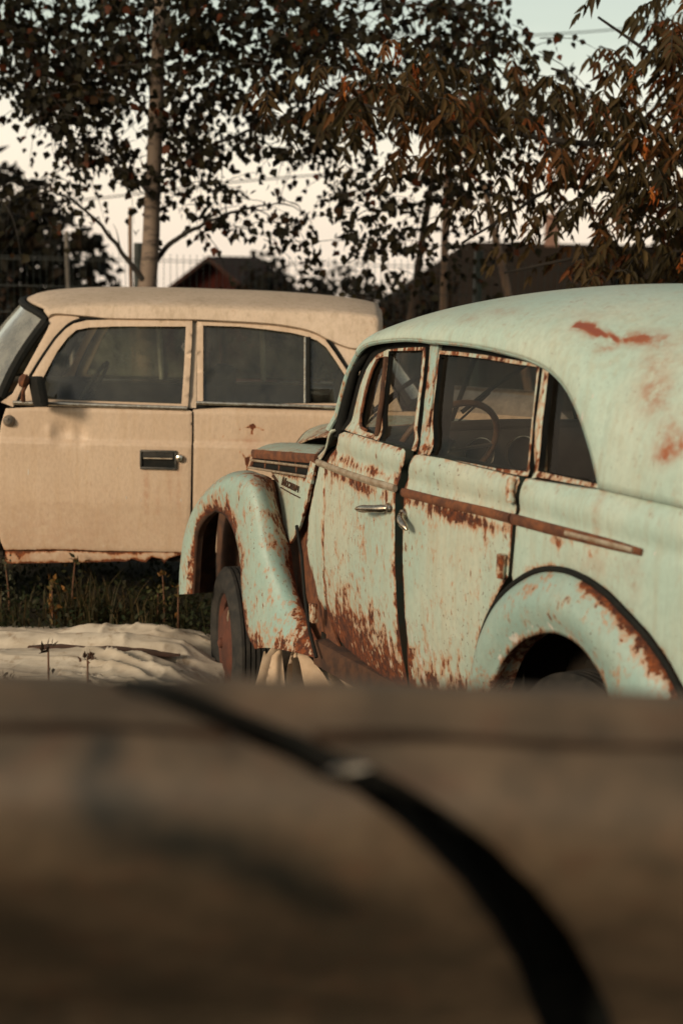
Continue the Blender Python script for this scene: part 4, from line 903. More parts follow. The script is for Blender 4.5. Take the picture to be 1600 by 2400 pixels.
# boot lid, bonnet, windscreen
rows = [[(-1.08 - .86 * t, y * (.73 - .05 * t), .925 - .04 * t * t - .02 * y ** 4 - (.12 * max(0, t - .85) / .15)) for y in np.linspace(-1, 1, 20)] for t in np.linspace(0, 1, 14)]
grid('boot_lid', rows, CREAM, cream, attrs={'rust': np.zeros(280), 'stain': np.zeros(280), 'chip': np.zeros(280)}, solid=-.015)
rows = [[(.98 + 1.06 * t + .10 * (1 - y * y), y * (.76 - .06 * t), .912 - .05 * t * t - .015 * y ** 4 + .03 * (1 - y * y)) for y in np.linspace(-1, 1, 20)] for t in np.linspace(0, 1, 14)]
grid('bonnet', rows, CREAM, cream, attrs={'rust': np.zeros(280), 'stain': np.zeros(280), 'chip': np.zeros(280)}, solid=-.015)
top = catmull([(.752, .605, 1.312), (.80, .585, 1.345), (.88, .48, 1.372), (.95, .25, 1.388), (.968, 0, 1.392), (.95, -.25, 1.388), (.88, -.48, 1.372), (.80, -.585, 1.345), (.752, -.605, 1.312)], 44)
bot = catmull([(.955, .715, .945), (1.02, .68, .935), (1.16, .56, .93), (1.27, .3, .93), (1.30, 0, .93), (1.27, -.3, .93), (1.16, -.56, .93), (1.02, -.68, .935), (.955, -.715, .945)], 44)
grid('windscreen', [top * (1 - t) + bot * t + np.array((.03 * math.sin(t * math.pi), 0, 0)) for t in np.linspace(0, 1, 12)], GLASSF, cream)
lp = [tuple(p) for p in top] + [tuple(bot[-1])]
side = [tuple(top[0] * (1 - t) + bot[0] * t + np.array((.02 * math.sin(t * math.pi), .012, 0))) for t in np.linspace(0, 1, 10)]
m = MB(); m.tube(side, .024, 8); m.tube([(x, y + .004, z + .004) for x, y, z in top], .018, 8); m.tube([(x, y, z) for x, y, z in bot], .022, 8)
m.tube([(x, -y, z) for x, y, z in side], .022, 8); m.build('windscreen_seal', BLACK, cream)
# mirror
mr = empty('wing_mirror', (.735, .80, .96), 0); mr.parent = cream
m = MB(); m.tube([(.10, -.02, -.02), (.085, .04, .03), (.055, .07, .075)], [.012, .009, .008], 8); m.build('mirror_arm', RUST, mr)
m = MB(); m.box((.0, .10, .035), (.045, .15, .145), Matrix.Rotation(.18, 3, 'Y') @ Matrix.Rotation(.5, 3, 'Z'), bev=.02); m.build('mirror_head', BLACK, mr)
m = MB(); m.lathe([(.012, 0), (.034, .02), (.03, .04), (.012, .05), (.001, .051)], 14, (.045, .09, .075), Matrix.Rotation(-math.pi / 2, 3, 'Z') @ Matrix.Rotation(.3, 3, 'X')); m.build('mirror_cup', RUST, mr)
# inside
m = MB(); m.box((.1, 0, .16), (2.1, 1.36, .03)); m.box((.98, 0, .52), (.03, 1.4, .72)); m.box((-.98, 0, .55), (.03, 1.4, .72)); m.build('floor_and_bulkhead', INT, cream, smooth=False)
for sg in SIDES:
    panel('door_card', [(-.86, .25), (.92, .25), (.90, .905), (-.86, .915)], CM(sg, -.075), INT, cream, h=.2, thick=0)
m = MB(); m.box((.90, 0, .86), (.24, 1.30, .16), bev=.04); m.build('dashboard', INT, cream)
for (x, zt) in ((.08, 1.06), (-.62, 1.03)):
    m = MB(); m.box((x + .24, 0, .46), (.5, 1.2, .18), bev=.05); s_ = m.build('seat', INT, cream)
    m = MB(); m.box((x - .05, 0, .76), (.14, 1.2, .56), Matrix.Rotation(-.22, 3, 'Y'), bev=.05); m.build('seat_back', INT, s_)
sw = empty('steering_wheel', (.60, .36, .93), 0); sw.parent = cream; sw.rotation_euler = (0, math.radians(60), 0)
m = MB(); m.tube([(.19 * math.cos(a), .19 * math.sin(a), 0) for a in np.linspace(0, 2 * math.pi, 41)], .010, 8, cap=False); m.build('wheel_rim', BLACK, sw)
m = MB(); m.tube([(0, -.18, 0), (0, .18, 0)], .010, 6); m.lathe([(.05, 0), (.04, .02), (.001, .025)], 16, rot=Matrix.Rotation(math.pi / 2, 3, 'X')); m.build('wheel_spoke', BLACK, sw)

# ---------------------------------------------------------------- brown car the photographer leans over
brown = empty('brown_car', (0, 1.1, -.15), 0, 'dull brown car body close to the viewer, crossed by a curved black gap', 'car')
PRF = [(.32, .45), (.32, .75), (.28, 1.01), (.20, 1.105), (.115, 1.20), (.062, 1.265), (.046, 1.33), (.062, 1.364), (.084, 1.380), (.098, 1.386), (.118, 1.408), (.140, 1.4245), (.17, 1.415), (.21, 1.395)]  # lower part turned under, putting the dark bottom into the shape
sp_ = np.concatenate([[0], np.cumsum([math.hypot(b[0] - a[0], b[1] - a[1]) for a, b in zip(PRF, PRF[1:])])])
TOPS = sp_[-1]; CREASE = sp_[9] - .002
PX = list(sp_) + [TOPS + .08, TOPS + .20, TOPS + .36, TOPS + .60]; PD = [p[0] for p in PRF] + [.285, .39, .52, .70]; PZ = [p[1] for p in PRF] + [1.36, 1.29, 1.19, 1.04]
def bow(x): return -.035 * max(0, x + .12) ** 2 - .014 * min(0, x + .12) ** 2 if abs(x) < .9 else -.035 * 1.02 ** 2 - .04 * (abs(x) - .9)
def BM(x, s, o):
    s0, s1 = max(0, s - .012), s + .012
    d = float(np.interp(s, PX, PD) * 2 + np.interp(s0, PX, PD) + np.interp(s1, PX, PD)) / 4
    z = float(np.interp(s, PX, PZ) * 2 + np.interp(s0, PX, PZ) + np.interp(s1, PX, PZ)) / 4
    ds = np.array((np.interp(s1, PX, PD) - np.interp(s0, PX, PD), np.interp(s1, PX, PZ) - np.interp(s0, PX, PZ)))
    ds /= np.linalg.norm(ds) + 1e-9
    return (x, d - ds[1] * o, z + ds[0] * o + bow(x))
def b_attr(x, s, d):
    st = 0 * x
    P = np.stack([x, s], 1); L = T['b_stain']
    for a, b, w in zip(L, L[1:], (.016, .026, .032, .028, .028, .034)):
        a = np.array(a); ab = np.array(b) - a
        t = np.clip(((P - a) @ ab) / (ab @ ab), 0, 1); dd = np.linalg.norm(P - (a + t[:, None] * ab), axis=1)
        st = np.maximum(st, np.exp(-(dd / w) ** 2))
    for (a, b), w in zip(T['b_dots'], (.006, .006, .012, .01)): st = st + .7 * np.exp(-((x - a) / (w * 1.6)) ** 2 - ((s - b) / w) ** 2)
    wob = .0012 * np.sin(x * 23) + .0012 * np.sin(x * 57 + 1)
    cr_ = np.exp(-((s - CREASE - wob) / .012) ** 2) * (.8 + .2 * np.sin(x * 31 + 2) * np.sin(x * 11))  # shadow line along the crease, put into the colour
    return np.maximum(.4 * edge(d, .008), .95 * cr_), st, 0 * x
gl, gr_ = T['b_gl'], T['b_gr']
top_s = PX[-1] - .02
left = [(-1.7, .02), (.27, .02), (.26, .40), (.245, .47)] + list(gl[::-1]) + [(-.205, 1.098), (-.228, 1.13), (-.28, 1.17), (-.36, 1.22), (-.42, top_s), (-1.7, top_s)]
rightp = [(.335, .02), (1.9, .02), (1.9, top_s), (-.38, top_s), (-.325, 1.25), (-.262, 1.20), (-.222, 1.16), (-.205, 1.135)] + list(gr_) + [(.308, .53), (.325, .45)]
def brownmat():
    t = NT('weathered_brown_paint')
    n = t.noise(5, 6, .65); n2 = t.noise(22, 5, .6)
    c = t.mix(t.step(n, .36, .64), (.130, .088, .053), (.062, .045, .028)); n4 = t.noise(13, 5, .7, off=(2, 7, 7)); c = t.mix(t.math('MULTIPLY', t.step(n4, .52, .72), .4), c, (.040, .030, .018))
    c = t.mix(t.math('MULTIPLY', t.step(n2, .5, .75), .35), c, (.13, .060, .032))
    c = t.mix(t.math('MULTIPLY', t.attr('stain'), .94, True), c, (.008, .010, .008))
    c = t.mix(t.attr('rust'), c, (.022, .013, .007))  # dark panel rims and the painted crease shadow
    t.bsdf(c, .62, 0, n2, .2, .004, .4); return t.m
BROWN = brownmat()
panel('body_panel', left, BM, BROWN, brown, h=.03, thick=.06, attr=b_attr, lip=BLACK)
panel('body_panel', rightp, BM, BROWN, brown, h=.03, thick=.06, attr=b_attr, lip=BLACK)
CREASE_SHADE = simple('crease_shade', (.034, .020, .012), .9, color2=(.018, .012, .008), scale=9, spec=.1)  # colour of the dark strip that paints the shadow below the crease
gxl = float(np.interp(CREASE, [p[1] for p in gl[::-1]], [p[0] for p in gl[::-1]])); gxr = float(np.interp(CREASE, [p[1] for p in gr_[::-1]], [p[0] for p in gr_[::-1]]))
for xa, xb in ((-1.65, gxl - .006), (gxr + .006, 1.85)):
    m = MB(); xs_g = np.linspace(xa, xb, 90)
    m.tube([BM(x, CREASE + .0015 * math.sin(x * 23), -.001) for x in xs_g], [.0035] * 90, 6, out=(0, -.6, .8), up_r=[.0075 + .0025 * math.sin(x * 31) * math.sin(x * 13 + 1) for x in xs_g]); m.build('swage_shade', CREASE_SHADE, brown)
gapm = [((a[0] + b[0]) / 2, (a[1] + b[1]) / 2) for a, b in zip(gl, gr_)]
rows = []
path = [(-.40, top_s), (-.343, 1.235), (-.271, 1.185), (-.225, 1.145), (-.205, 1.12)] + gapm + [(.278, .50), (.293, .42), (.302, .02)]
path = catmull(path, 90)
tg = np.gradient(path, axis=0); tg /= np.linalg.norm(tg, axis=1)[:, None]
rows = [[BM(p[0] + t[1] * w, p[1] - t[0] * w, -.045 - .03 * (1 - (w / .06) ** 2)) for w in np.linspace(-.06, .06, 7)] for p, t in zip(path, tg)]
grid('gap_seal', rows, BLACK, brown)
c_ = T['b_glint'][1]
m = MB(); m.tube([BM(c_[0] + q * .02, c_[1] + q * .003, -.004) for q in (-1, -.5, 0, .5, 1)], [.001, .0045, .006, .0045, .001], 8); m.build('gap_glint', CHROME, brown)  # bright sliver standing in for light showing through the gap
# far flank and underside
rows = [[(x, d, z + bow(x)) for x in np.linspace(-1.7, 1.9, 8)] for d, z in ((.695, 1.045), (.84, .88), (.93, .68), (.95, .45))]
grid('far_flank', rows, BROWN, brown, attrs={'stain': np.zeros(32), 'rust': np.zeros(32)})
for xx in (-1.7, 1.9):
    V = [(xx, d, z + bow(xx)) for d, z in PRF] + [(xx, .285, 1.36 + bow(xx)), (xx, .39, 1.29 + bow(xx)), (xx, .52, 1.19 + bow(xx)), (xx, .695, 1.045 + bow(xx)), (xx, .84, .88 + bow(xx)), (xx, .95, .68 + bow(xx)), (xx, .96, .45 + bow(xx))]
    make('end_panel', V, [tuple(range(len(V)))], BROWN, brown, smooth=False, attrs={'stain': np.zeros(len(V)), 'rust': np.zeros(len(V))})
for wx in (-1.15, 1.35):
    for wy in (.42, .80):
        w = empty('wheel', (wx, wy, .31), 0); w.parent = brown
        m = MB(); m.lathe([(.001, -.03), (.18, -.03), (.19, -.05), (.24, -.06), (.30, -.04), (.31, 0), (.30, .06), (.24, .08), (.001, .06)], 40); m.build('tyre', TYRE, w)
# ---------------------------------------------------------------- ground, tarpaulin, weeds
from mathutils import noise as MN
def fb(x, y, z=0.0, o=4, s=1.0): return MN.fractal(Vector((x * s, y * s, z)), .9, 2.1, o)
def gz(x, y):
    z = -.15
    if y > 6: z = -.15 + .03 * min(1, (y - 6) / .8)
    z -= .21 * math.exp(-((x + .35) / .42) ** 2 - ((y - 6.15) / .42) ** 2)
    z += .02 * fb(x, y, 3, 4, 1.3)
    if y > 14: z -= .07 * (min(y, 60) - 14) + .03 * max(0, y - 60)
    return z
xs = np.concatenate([np.linspace(-60, -6, 14), np.linspace(-5.5, 5.5, 90), np.linspace(6, 60, 14)])
ys = np.concatenate([np.linspace(-20, .5, 10), np.linspace(1, 12, 90), np.linspace(12.5, 60, 30), np.linspace(70, 400, 8)])
rows = [[(x, y, gz(x, y)) for x in xs] for y in ys]
t = NT('soil_and_short_grass')
n = t.noise(6, 8, .7); n2 = t.noise(1.1, 5, .6)
c = t.mix(t.step(n, .35, .65), (.030, .026, .014), (.050, .055, .022)); c = t.mix(t.step(n2, .4, .6), c, (.055, .038, .020))
t.bsdf(c, .95, 0, n, .8, .03); SOIL = t.m
tag(grid('ground', rows, SOIL), kind='structure')

# crumpled sheet
def fold(y, c, w, h, sk=.5):
    u = (y - c) / w
    if u < -1 or u > 1.4: return 0.0
    return h * (max(0, 1 + u) ** .62 if u < 0 else max(0, 1 - u / 1.4) ** .9)
def tz(x, y):
    wv = .05 * math.sin(x * 2.3 + 1) + .04 * fb(x, 1.3, 0, 2, 1.1)
    z = -.115 - .05 * max(0, 6.1 - y) - .26 * math.exp(-((x + .32) / .30) ** 2 - ((y - 6.02) / .40) ** 2)
    z += fold(y, 6.40 + wv * .3, .10, .022 + .040 * math.exp(-((x + 1.15) / .12) ** 2) + .045 * math.exp(-((x + .86) / .16) ** 2))
    z += fold(y, 6.24 - .05 * (x + 1.2) + wv * .5, .085, .062 * (1 if x > -1.75 else .5))
    gap = math.exp(-((y - (6.12 - .05 * (x + 1.2) + wv * .4)) / .032) ** 2) * (1 if -1.35 < x < -.72 else .25)
    z -= .10 * gap
    z += fold(y, 5.98 + wv * .6 + .03 * math.sin(x * 5), .20, .060 * (.8 + .25 * math.cos((x + 1.1) * 3.2)))
    z += fold(y, 5.66 + wv, .16, .03) + fold(y, 5.4 - wv, .16, .04)
    # small sharp creases
    q = Vector((x * 3.1 + y * .9, y * 7.5, .4))
    r = 1 - abs(MN.noise(q)) * 2.2
    z += .018 * max(0, r) ** 4 * (.4 + 1.2 * (MN.noise(Vector((x * 1.1, y, 5))) > 0))
    q = Vector((x * 8.3 - y * 5, y * 11, 2.4))
    z += .006 * max(0, 1 - abs(MN.noise(q)) * 2.4) ** 3 * (2.4 if x > -1.1 else .8)
    z += .006 * fb(x, y, 1, 3, 4)
    return max(z, gz(x, y) + .006)
xs = np.linspace(-2.7, .30, 300); ys = np.linspace(5.1, 6.56, 200)
rows = [[(x + .02 * fb(y, 3, 0, 3, 3), y + .03 * fb(x, 5, 0, 3, 2.5) * min(1, max(0, (y - 5.9) / .5)), tz(x, y) if y < 6.54 else gz(x, y)) for x in xs] for y in ys]
t = NT('soiled_canvas')
n = t.noise(3.2, 6, .66, (1, 2, 1)); n2 = t.noise(14, 6, .7)
c = t.mix(t.step(n, .30, .70), (.56, .49, .39), (.38, .315, .235)); c = t.mix(t.math('MULTIPLY', t.step(n2, .52, .70), .7), c, (.22, .15, .09))
t.bsdf(c, .8, 0, t.noise(60, 4, .6), .15, .002); CANVAS = t.m
tp_ = tag(grid('tarpaulin', rows, CANVAS, solid=-.004), 'off white crumpled tarpaulin spread on the grass left of the tyre', 'tarpaulin')

# brown plank showing between the folds
m = MB()
P_ = [(x, .012 * fb(x, 2, 0, 3, 4), .006 * fb(x, 8, 0, 3, 6)) for x in np.linspace(-.34, .34, 30)]
tp__ = np.clip(np.minimum(np.arange(30), 29 - np.arange(30)) / 7.0, .12, 1) ** .6
m.tube(P_, [(.015 + .006 * fb(k, 1, 4, 2, .7)) * tp__[k] for k in range(30)], 8, out=(0, 0, 1), up_r=.055 * tp__)
pk = m.build('wooden_plank', simple('damp_brown_wood', (.085, .036, .018), .85, color2=(.035, .016, .009), scale=8, vec=(1, 6, 6), bstr=.6))
pk.location = (-1.04, 6.115, -.098); pk.rotation_euler = (0, .02, -.05); tag(pk, 'dark brown plank half buried between folds of the off white tarpaulin', 'plank')

# stiff folded cloth standing under the wing: creased flat sheets leaning on each other
CLOTH = simple('tan_canvas', (.52, .39, .27), .85, color2=(.40, .28, .18), scale=9, bstr=.2)
def sheet(nm, y0, lean, bend, mat=None):
    P = np.array(T['w_' + nm]); xm = P[:, 0].mean(); zm = P[:, 1].max(); f = (y0) / 5.5
    def M(x, z, o):
        X = x * f; Z = 1.65 + (z - 1.65) * f
        return (X, y0 + lean * (zm - z) + bend * (x - xm) + .006 * fb(x, z, y0, 3, 14) - o, Z)
    return panel('sheet', [tuple(p) for p in P], M, CLOTH, None, h=.012, thick=.008, dome=.012, roll=0)
def cloth(label, parts):
    o = empty('folded_cloth', (0, 0, 0), 0, label, 'cloth', 'folded cloth under the mint car')
    for a in parts: sheet(*a).parent = o
cloth('tan stiff cloth fold with a bent over top, next to the front tyre', [('clA', 5.44, -.25, .5), ('clA2', 5.50, -.1, -.6)])
cloth('tan cloth fold arched like a tent mouth below the wing', [('clB', 5.42, -.2, 1.2), ('clB2', 5.44, -.45, -.3), ('clB3', 5.60, -.1, .2)])
cloth('thin shaded cloth fold between the tent shaped fold and the sill', [('clC', 5.46, -.3, -.2), ('clC2', 5.56, -.1, .3)])
cloth('tan cloth corner furthest right under the rusted door bottom', [('clD', 5.28, -.3, -.3)])

# ---------------------------------------------------------------- leaves helper
class Leaves:
    def __init__(s): s.v = []; s.f = []; s.c = []
    def leaf(s, p, d, n, L, W, col, kind=0):
        d = np.array(d, float); d /= np.linalg.norm(d) + 1e-9
        n = np.array(n, float); sd = np.cross(d, n); sd /= np.linalg.norm(sd) + 1e-9; n = np.cross(sd, d)
        p = np.array(p, float); k = len(s.v)
        if kind == 0:     # birch: broad rhombic
            pts = [(0, 0, 0), (.28, .5, .06), (.45, .46, .05), (1, 0, -.06), (.45, -.46, .05), (.28, -.5, .06)]
        else:             # lanceolate, drooping tip
            pts = [(0, 0, 0), (.22, .42, .03), (.55, .46, -.03), (1, 0, -.26), (.55, -.46, -.03), (.22, -.42, .03)]
        for a, b, c in pts: s.v.append(tuple(p + d * a * L + sd * b * W + n * c * L))
        s.f += [(k, k + 1, k + 2, k + 3), (k, k + 3, k + 4, k + 5)]
        s.c += [(*col, 1)] * 6
    def build(s, name, mat, parent=None): return make(name, s.v, s.f, mat, parent, True, {'col': s.c})
def leafmat(name, trans=.18):
    t = NT(name)
    c = t.acol('col'); n = t.noise(30, 4, .6); c2 = t.mix(t.math('MULTIPLY', t.step(n, .4, .7), .35), c, (.02, .012, .005))
    b = t.n('ShaderNodeBsdfPrincipled'); t.l(c2, b.inputs['Base Color']); b.inputs['Roughness'].default_value = .6; b.inputs['Specular IOR Level'].default_value = .12
    tl = t.n('ShaderNodeBsdfTranslucent'); t.l(c2, tl.inputs[0])
    m = t.n('ShaderNodeMixShader'); m.inputs[0].default_value = trans
    t.l(b.outputs[0], m.inputs[1]); t.l(tl.outputs[0], m.inputs[2]); t.l(m.outputs[0], t.out.inputs[0]); return t.m
LEAF = leafmat('leaf'); 
BARK = simple('dark_bark', (.010, .0075, .005), .9, color2=(.022, .016, .011), scale=20, bstr=.6)
def rv(a=1.0): return np.array((R.uniform(-a, a), R.uniform(-a, a), R.uniform(-a, a)))

# ---- birch
t = NT('birch_bark')
n = t.noise(1, 6, .65, (9, 9, 26)); n2 = t.noise(4, 5, .7)
c = t.mix(t.step(n, .48, .66), (.17, .122, .088), (.05, .034, .024)); c = t.mix(t.step(n2, .55, .66), c, (.045, .032, .022))
t.bsdf(c, .8, 0, n, .4, .01); BIRCHBARK = t.m
birch = empty('birch_tree', (-1.335, 9.5, -.13), 0, 'slender pale trunked birch behind the cream car, its dark leaves filling the upper left', 'tree')
def rel(P, base): return [tuple(np.array(p) - np.array(base)) for p in P]
B0 = (-1.335, 9.5, -.13)
tk = [(-1.335, 9.5, -.2), (-1.33, 9.5, .6)] + T['w_birch'] + [(-1.19, 9.5, 5.2)]
pth = catmull(rel(tk, B0), 60)
m = MB(); m.tube(pth, np.interp(pth[:, 2], [0, 1.4, 1.8, 2.4, 3.5, 5.4], [.085, .066, .056, .050, .040, .012]), 14); m.build('trunk', BIRCHBARK, birch)
limbs = ['w_birchL', 'w_birchR', 'w_birchL2', 'w_birchR2', 'w_birchL3', 'w_birchR3']
LIMBPTS = []
for nm in limbs:
    p = catmull(rel(T[nm], B0), 36); p = p + np.array([[.012 * fb(k * .35, 1, i_, 3, 1) for i_ in (1, 5, 9)] for k in range(36)]) * np.linspace(0, 2.2, 36)[:, None]
    m = MB(); m.tube(p, np.linspace(.019 if nm in ('w_birchL', 'w_birchR') else .014, .003, 36), 8)
    for k in range(8, 36, 3):
        d = rv(1) * np.array((.18, .18, .16)) + (p[min(35, k + 1)] - p[k - 1]) * 1.2; m.tube(catmull([p[k], p[k] + d * .5 + np.array((0, 0, .03)), p[k] + d + np.array((0, 0, -.02))], 6), np.linspace(.006, .0015, 6), 5)
        LIMBPTS.append(p[k] + d * .7)
    m.build('limb', BARK, birch)
# foliage density over the crown, metres: columns from x=-2.45 eastwards .37 each, rows from z=3.35 downwards .28 each
DEN = ["99887766640000", "99887766541000", "88987656642000", "54345555542000", "32223455431000", "21001233210000", "00000011100000"]
BC = [(.010, .009, .0035), (.020, .016, .0058), (.007, .007, .003), (.032, .015, .0055), (.070, .018, .006)]
lv = Leaves(); tw = MB()
def birch_spray(x, y, z, n=10):
    L = R.uniform(.16, .42); a = R.uniform(0, 6.28); lean = R.uniform(.3, 1.5); dn = R.choice([1.0, .7, .3, .1, -.3])
    end = np.array((x + math.cos(a) * lean * L, y + math.sin(a) * lean * L, z - L * dn)); st0 = np.array((x, y, z))
    P = [st0, st0 * .6 + end * .4 + np.array((math.cos(a) * .05, 0, .03)), end]
    tw.tube(catmull(P, 5), [.0035, .003, .0025, .002, .0012], 4, cap=False)
    Q = catmull(P, n)
    for q in Q:
        d = rv(1) * .8 + np.array((0, 0, -.9)); nn = rv(1) + np.array((0, -.8, .1))
        w = R.random()
        col = BC[4] if w < .035 else BC[3] if w < .12 else BC[R.randrange(3)]
        l = R.uniform(.042, .072)
        lv.leaf(q + rv(.06), d, nn, l, l * .82, col)
for r_, row in enumerate(DEN):
    for c_, ch in enumerate(row):
        v = int(ch)
        for k in range(int(v * 6.6 + R.random())):
            x = -2.45 + (c_ + R.random()) * .37; z = 3.385 - (r_ + R.random()) * .285
            y = R.uniform(8.8, 10.6); f = y / 9.6
            if MN.noise(Vector((x * 2.1, y * 1.1, z * 2.1))) + .5 * MN.noise(Vector((x * 5, y * 4, z * 5 + 9))) < .04: continue
            birch_spray(x * f - B0[0], y - B0[1], 1.65 + (z - 1.65) * f - B0[2], R.randint(7, 12))
for q in LIMBPTS:
    for k in range(R.randrange(2) if q[2] < 2.1 else 2): birch_spray(q[0] + R.gauss(0, .05), q[1] + R.gauss(0, .05), q[2] + R.gauss(0, .04), R.randint(5, 9))
# upper crown above the picture and to the left
for k in range(260):
    birch_spray(R.uniform(-2.2, 2.6) * R.uniform(.4, 1), R.uniform(-1.0, 1.1), R.uniform(3.9, 5.6), 8)
for k in range(90): birch_spray(R.uniform(-2.2, -1.2), R.uniform(-1, 1), R.uniform(2.1, 4.2), 8)
cr = lv.build('crown', LEAF, birch); tw.build('twigs', BARK, cr)

# ---- ash-leaved maple reaching in from the right
maple = empty('maple_tree', (2.75, 7.9, -.15), 0, 'maple reaching in from the right with drooping narrow leaves and orange seed clusters', 'tree')
M0 = (2.75, 7.9, -.15)
p = catmull([(0, 0, -.1), (.02, 0, 1.2), (-.05, 0, 2.2), (-.2, -.1, 3.2), (-.3, -.1, 4.5)], 30)
m = MB(); m.tube(p, np.linspace(.13, .05, 30), 12); m.build('trunk', BARK, maple)
starts = {'w_mapleA': (2.72, 7.9, 1.75), 'w_mapleB': (2.70, 7.9, 2.0), 'w_mapleC': (2.74, 7.9, 1.45), 'w_mapleD': (2.75, 7.9, 1.25), 'w_mapleE': None}
ml = Leaves(); seeds = []; mt = MB()
for nm, s0 in starts.items():
    P = ([s0] if s0 else []) + T[nm]; pp = catmull(rel(P, M0), 26)
    m = MB(); m.tube(pp, np.linspace(.026 if s0 else .012, .006, 26), 8); m.build('limb', BARK, maple)
MC = [(.046, .030, .011), (.034, .025, .009), (.055, .033, .011), (.026, .019, .007), (.085, .036, .011)]
def mleaf(x, y, z, sc=1.0):
    a = R.uniform(0, 6.28); out = np.array((math.cos(a), math.sin(a) * .7, R.uniform(-.5, .15)))
    o = np.array((x, y, z)); rl_ = R.uniform(.10, .17) * sc
    P = [o, o + out * rl_ * .6, o + out * rl_ + np.array((0, 0, -rl_ * .45))]
    mt.tube(catmull(P, 4), [.0025, .002, .002, .0012], 4, cap=False)
    Q = catmull(P, 5); col = MC[R.randrange(5)] if R.random() > .035 else (.10, .032, .010)
    sd = np.cross(out, (0, 0, 1)); sd /= np.linalg.norm(sd) + 1e-9
    for k, q in enumerate(Q[1:]):
        k -= 1
        L = R.uniform(.055, .112) * sc; cf_ = R.uniform(.8, 1.2); col = tuple(q_ * cf_ for q_ in col)
        if k == 2: ml.leaf(q, out * .6 + np.array((0, 0, -.8)) + rv(.2), rv(.5) + np.array((0, -.6, .6)), L * 1.15, L * .28, col, 1)
        for s_ in (1, -1):
            ml.leaf(q, sd * s_ * .8 + out * .35 + np.array((0, 0, -.75)) + rv(.25), rv(.5) + np.array((0, -.6, .6)), L * R.uniform(.75, 1.1), L * R.uniform(.20, .28), col, 1)
def seedc(x, y, z):
    sc_ = Leaves(); seeds.append(sc_)
    for k in range(R.randint(16, 30)):
        p = np.array((x, y, z)) + np.array((R.gauss(0, .009), R.gauss(0, .009), -R.uniform(0, .10)))
        cc = R.choice([(.34, .088, .018), (.26, .062, .015), (.40, .13, .028)])
        sc_.leaf(p, np.array((0, 0, -1)) + rv(.45), rv(1), R.uniform(.03, .045), .011, cc, 1)
MD = ["00000000000289", "00000022110389", "00000257655689", "00000013345689", "00000000123689", "00000000012479", "00000000001357"]
for r_, row in enumerate(MD):
    for c_, ch in enumerate(row):
        v = int(ch)
        for k in range(int(v * 2.1 + R.random())):
            x = -2.45 + (c_ + R.random()) * .37; z = 3.40 - (r_ + R.random()) * .285
            y = R.uniform(7.0, 8.6); f = y / 9.6
            X, Y, Zz = x * f - M0[0], y - M0[1], 1.65 + (z - 1.65) * f - M0[2]
            mleaf(X, Y, Zz); mleaf(X + R.gauss(0, .05), Y + R.gauss(0, .05), Zz + R.gauss(0, .05))
            if R.random() < (.085 if c_ > 5 else 0): seedc(X, Y, Zz)
for k in range(500): mleaf(R.uniform(-.1, 1.6), R.uniform(-1.1, 1.1), R.uniform(3.2, 4.6), 1.2)
for k in range(240): mleaf(R.uniform(-.8, .9), R.uniform(-.9, .9), R.uniform(1.5, 3.2), 1.2)
cr = ml.build('crown', LEAF, maple); mt.build('twigs', BARK, cr)
SEEDM = leafmat('seed', .35)
for sc_ in seeds[:96]: sc_.build('seed_cluster', SEEDM, maple)

# ---- background trees and bushes
def bush(name, label, cat, base, blobs, n, leaf, cols, group=None, trunk=None, tw_h=None):
    g_ = gz(base[0], base[1]) - .02; dz_ = base[2] - g_; base = (base[0], base[1], g_); blobs = [(b[0], b[1], b[2] + dz_, b[3], b[4], b[5]) for b in blobs]
    o = empty(name, base, 0, label, cat, group)
    lf = Leaves()
    tot_ = sum(b[3] * b[4] * b[5] for b in blobs)
    for (cx, cy_, cz, rx, ry, rz) in blobs:
        for k in range(int(n * rx * ry * rz / tot_)):
            d = rv(1); d /= np.linalg.norm(d) + 1e-9; rr = R.random() ** .38
            q = np.array((cx + d[0] * rx * rr, cy_ + d[1] * ry * rr, cz + d[2] * rz * rr))
            if MN.noise(Vector(q) * (1.4 / max(.3, rx * .5)) + Vector((7, 3, cx))) < -.22: continue
            lf.leaf(q, rv(1) + np.array((0, 0, -.3)), rv(1), leaf * R.uniform(.6, 1.3), leaf * .6, cols[R.randrange(len(cols))], 0)
    c_ = lf.build('crown' if trunk else 'foliage', LEAF, o)
    m = MB()
    for (cx, cy_, cz, rx, ry, rz) in blobs:
        m.tube(catmull([(R.uniform(-.1, .1), 0, -.1), (cx * .4, cy_ * .4, cz * .5), (cx, cy_, cz)], 8), np.linspace(trunk or .03, .012, 8), 7)
    m.build('trunk' if trunk else 'stems', BARK, o)
    return o
DK = [(.006, .006, .0035), (.009, .0075, .004), (.005, .005, .003), (.013, .008, .004)]
BR = [(.018, .010, .005), (.012, .0085, .0045), (.026, .013, .006)]
OR = [(.09, .030, .008), (.05, .019, .006), (.03, .014, .006)]
bush('broad_tree', 'dark broad tree behind the mesh fence at the far left edge', 'tree', (-5.2, 18, -.1), [(-.9, 0, 1.7, 1.5, 1.3, 1.5), (.5, .2, 1.5, 1.3, 1.2, 1.55), (1.55, 0, 1.05, .85, 1.0, 1.25), (-2.4, 0, 1.6, 1.4, 1.2, 1.6), (.2, -.6, .8, 1.6, .8, .8)], 15000, .19, DK, trunk=.12)
bush('broad_tree', 'dark rounded tree between the red roofed house and the leaning poles', 'tree', (-.55, 20, -.1), [(-.2, 0, .75, .75, .9, .85), (.45, 0, .9, .65, .8, .85), (-.62, .3, 1.15, .42, .6, .8)], 3000, .14, DK, trunk=.09)
bush('low_bush', 'orange brown bush peeking over the rear of the cream roof', 'bush', (-.25, 12.5, -.12), [(0, 0, .95, .55, .45, .55), (.45, 0, .85, .4, .4, .5)], 1500, .07, OR + BR)
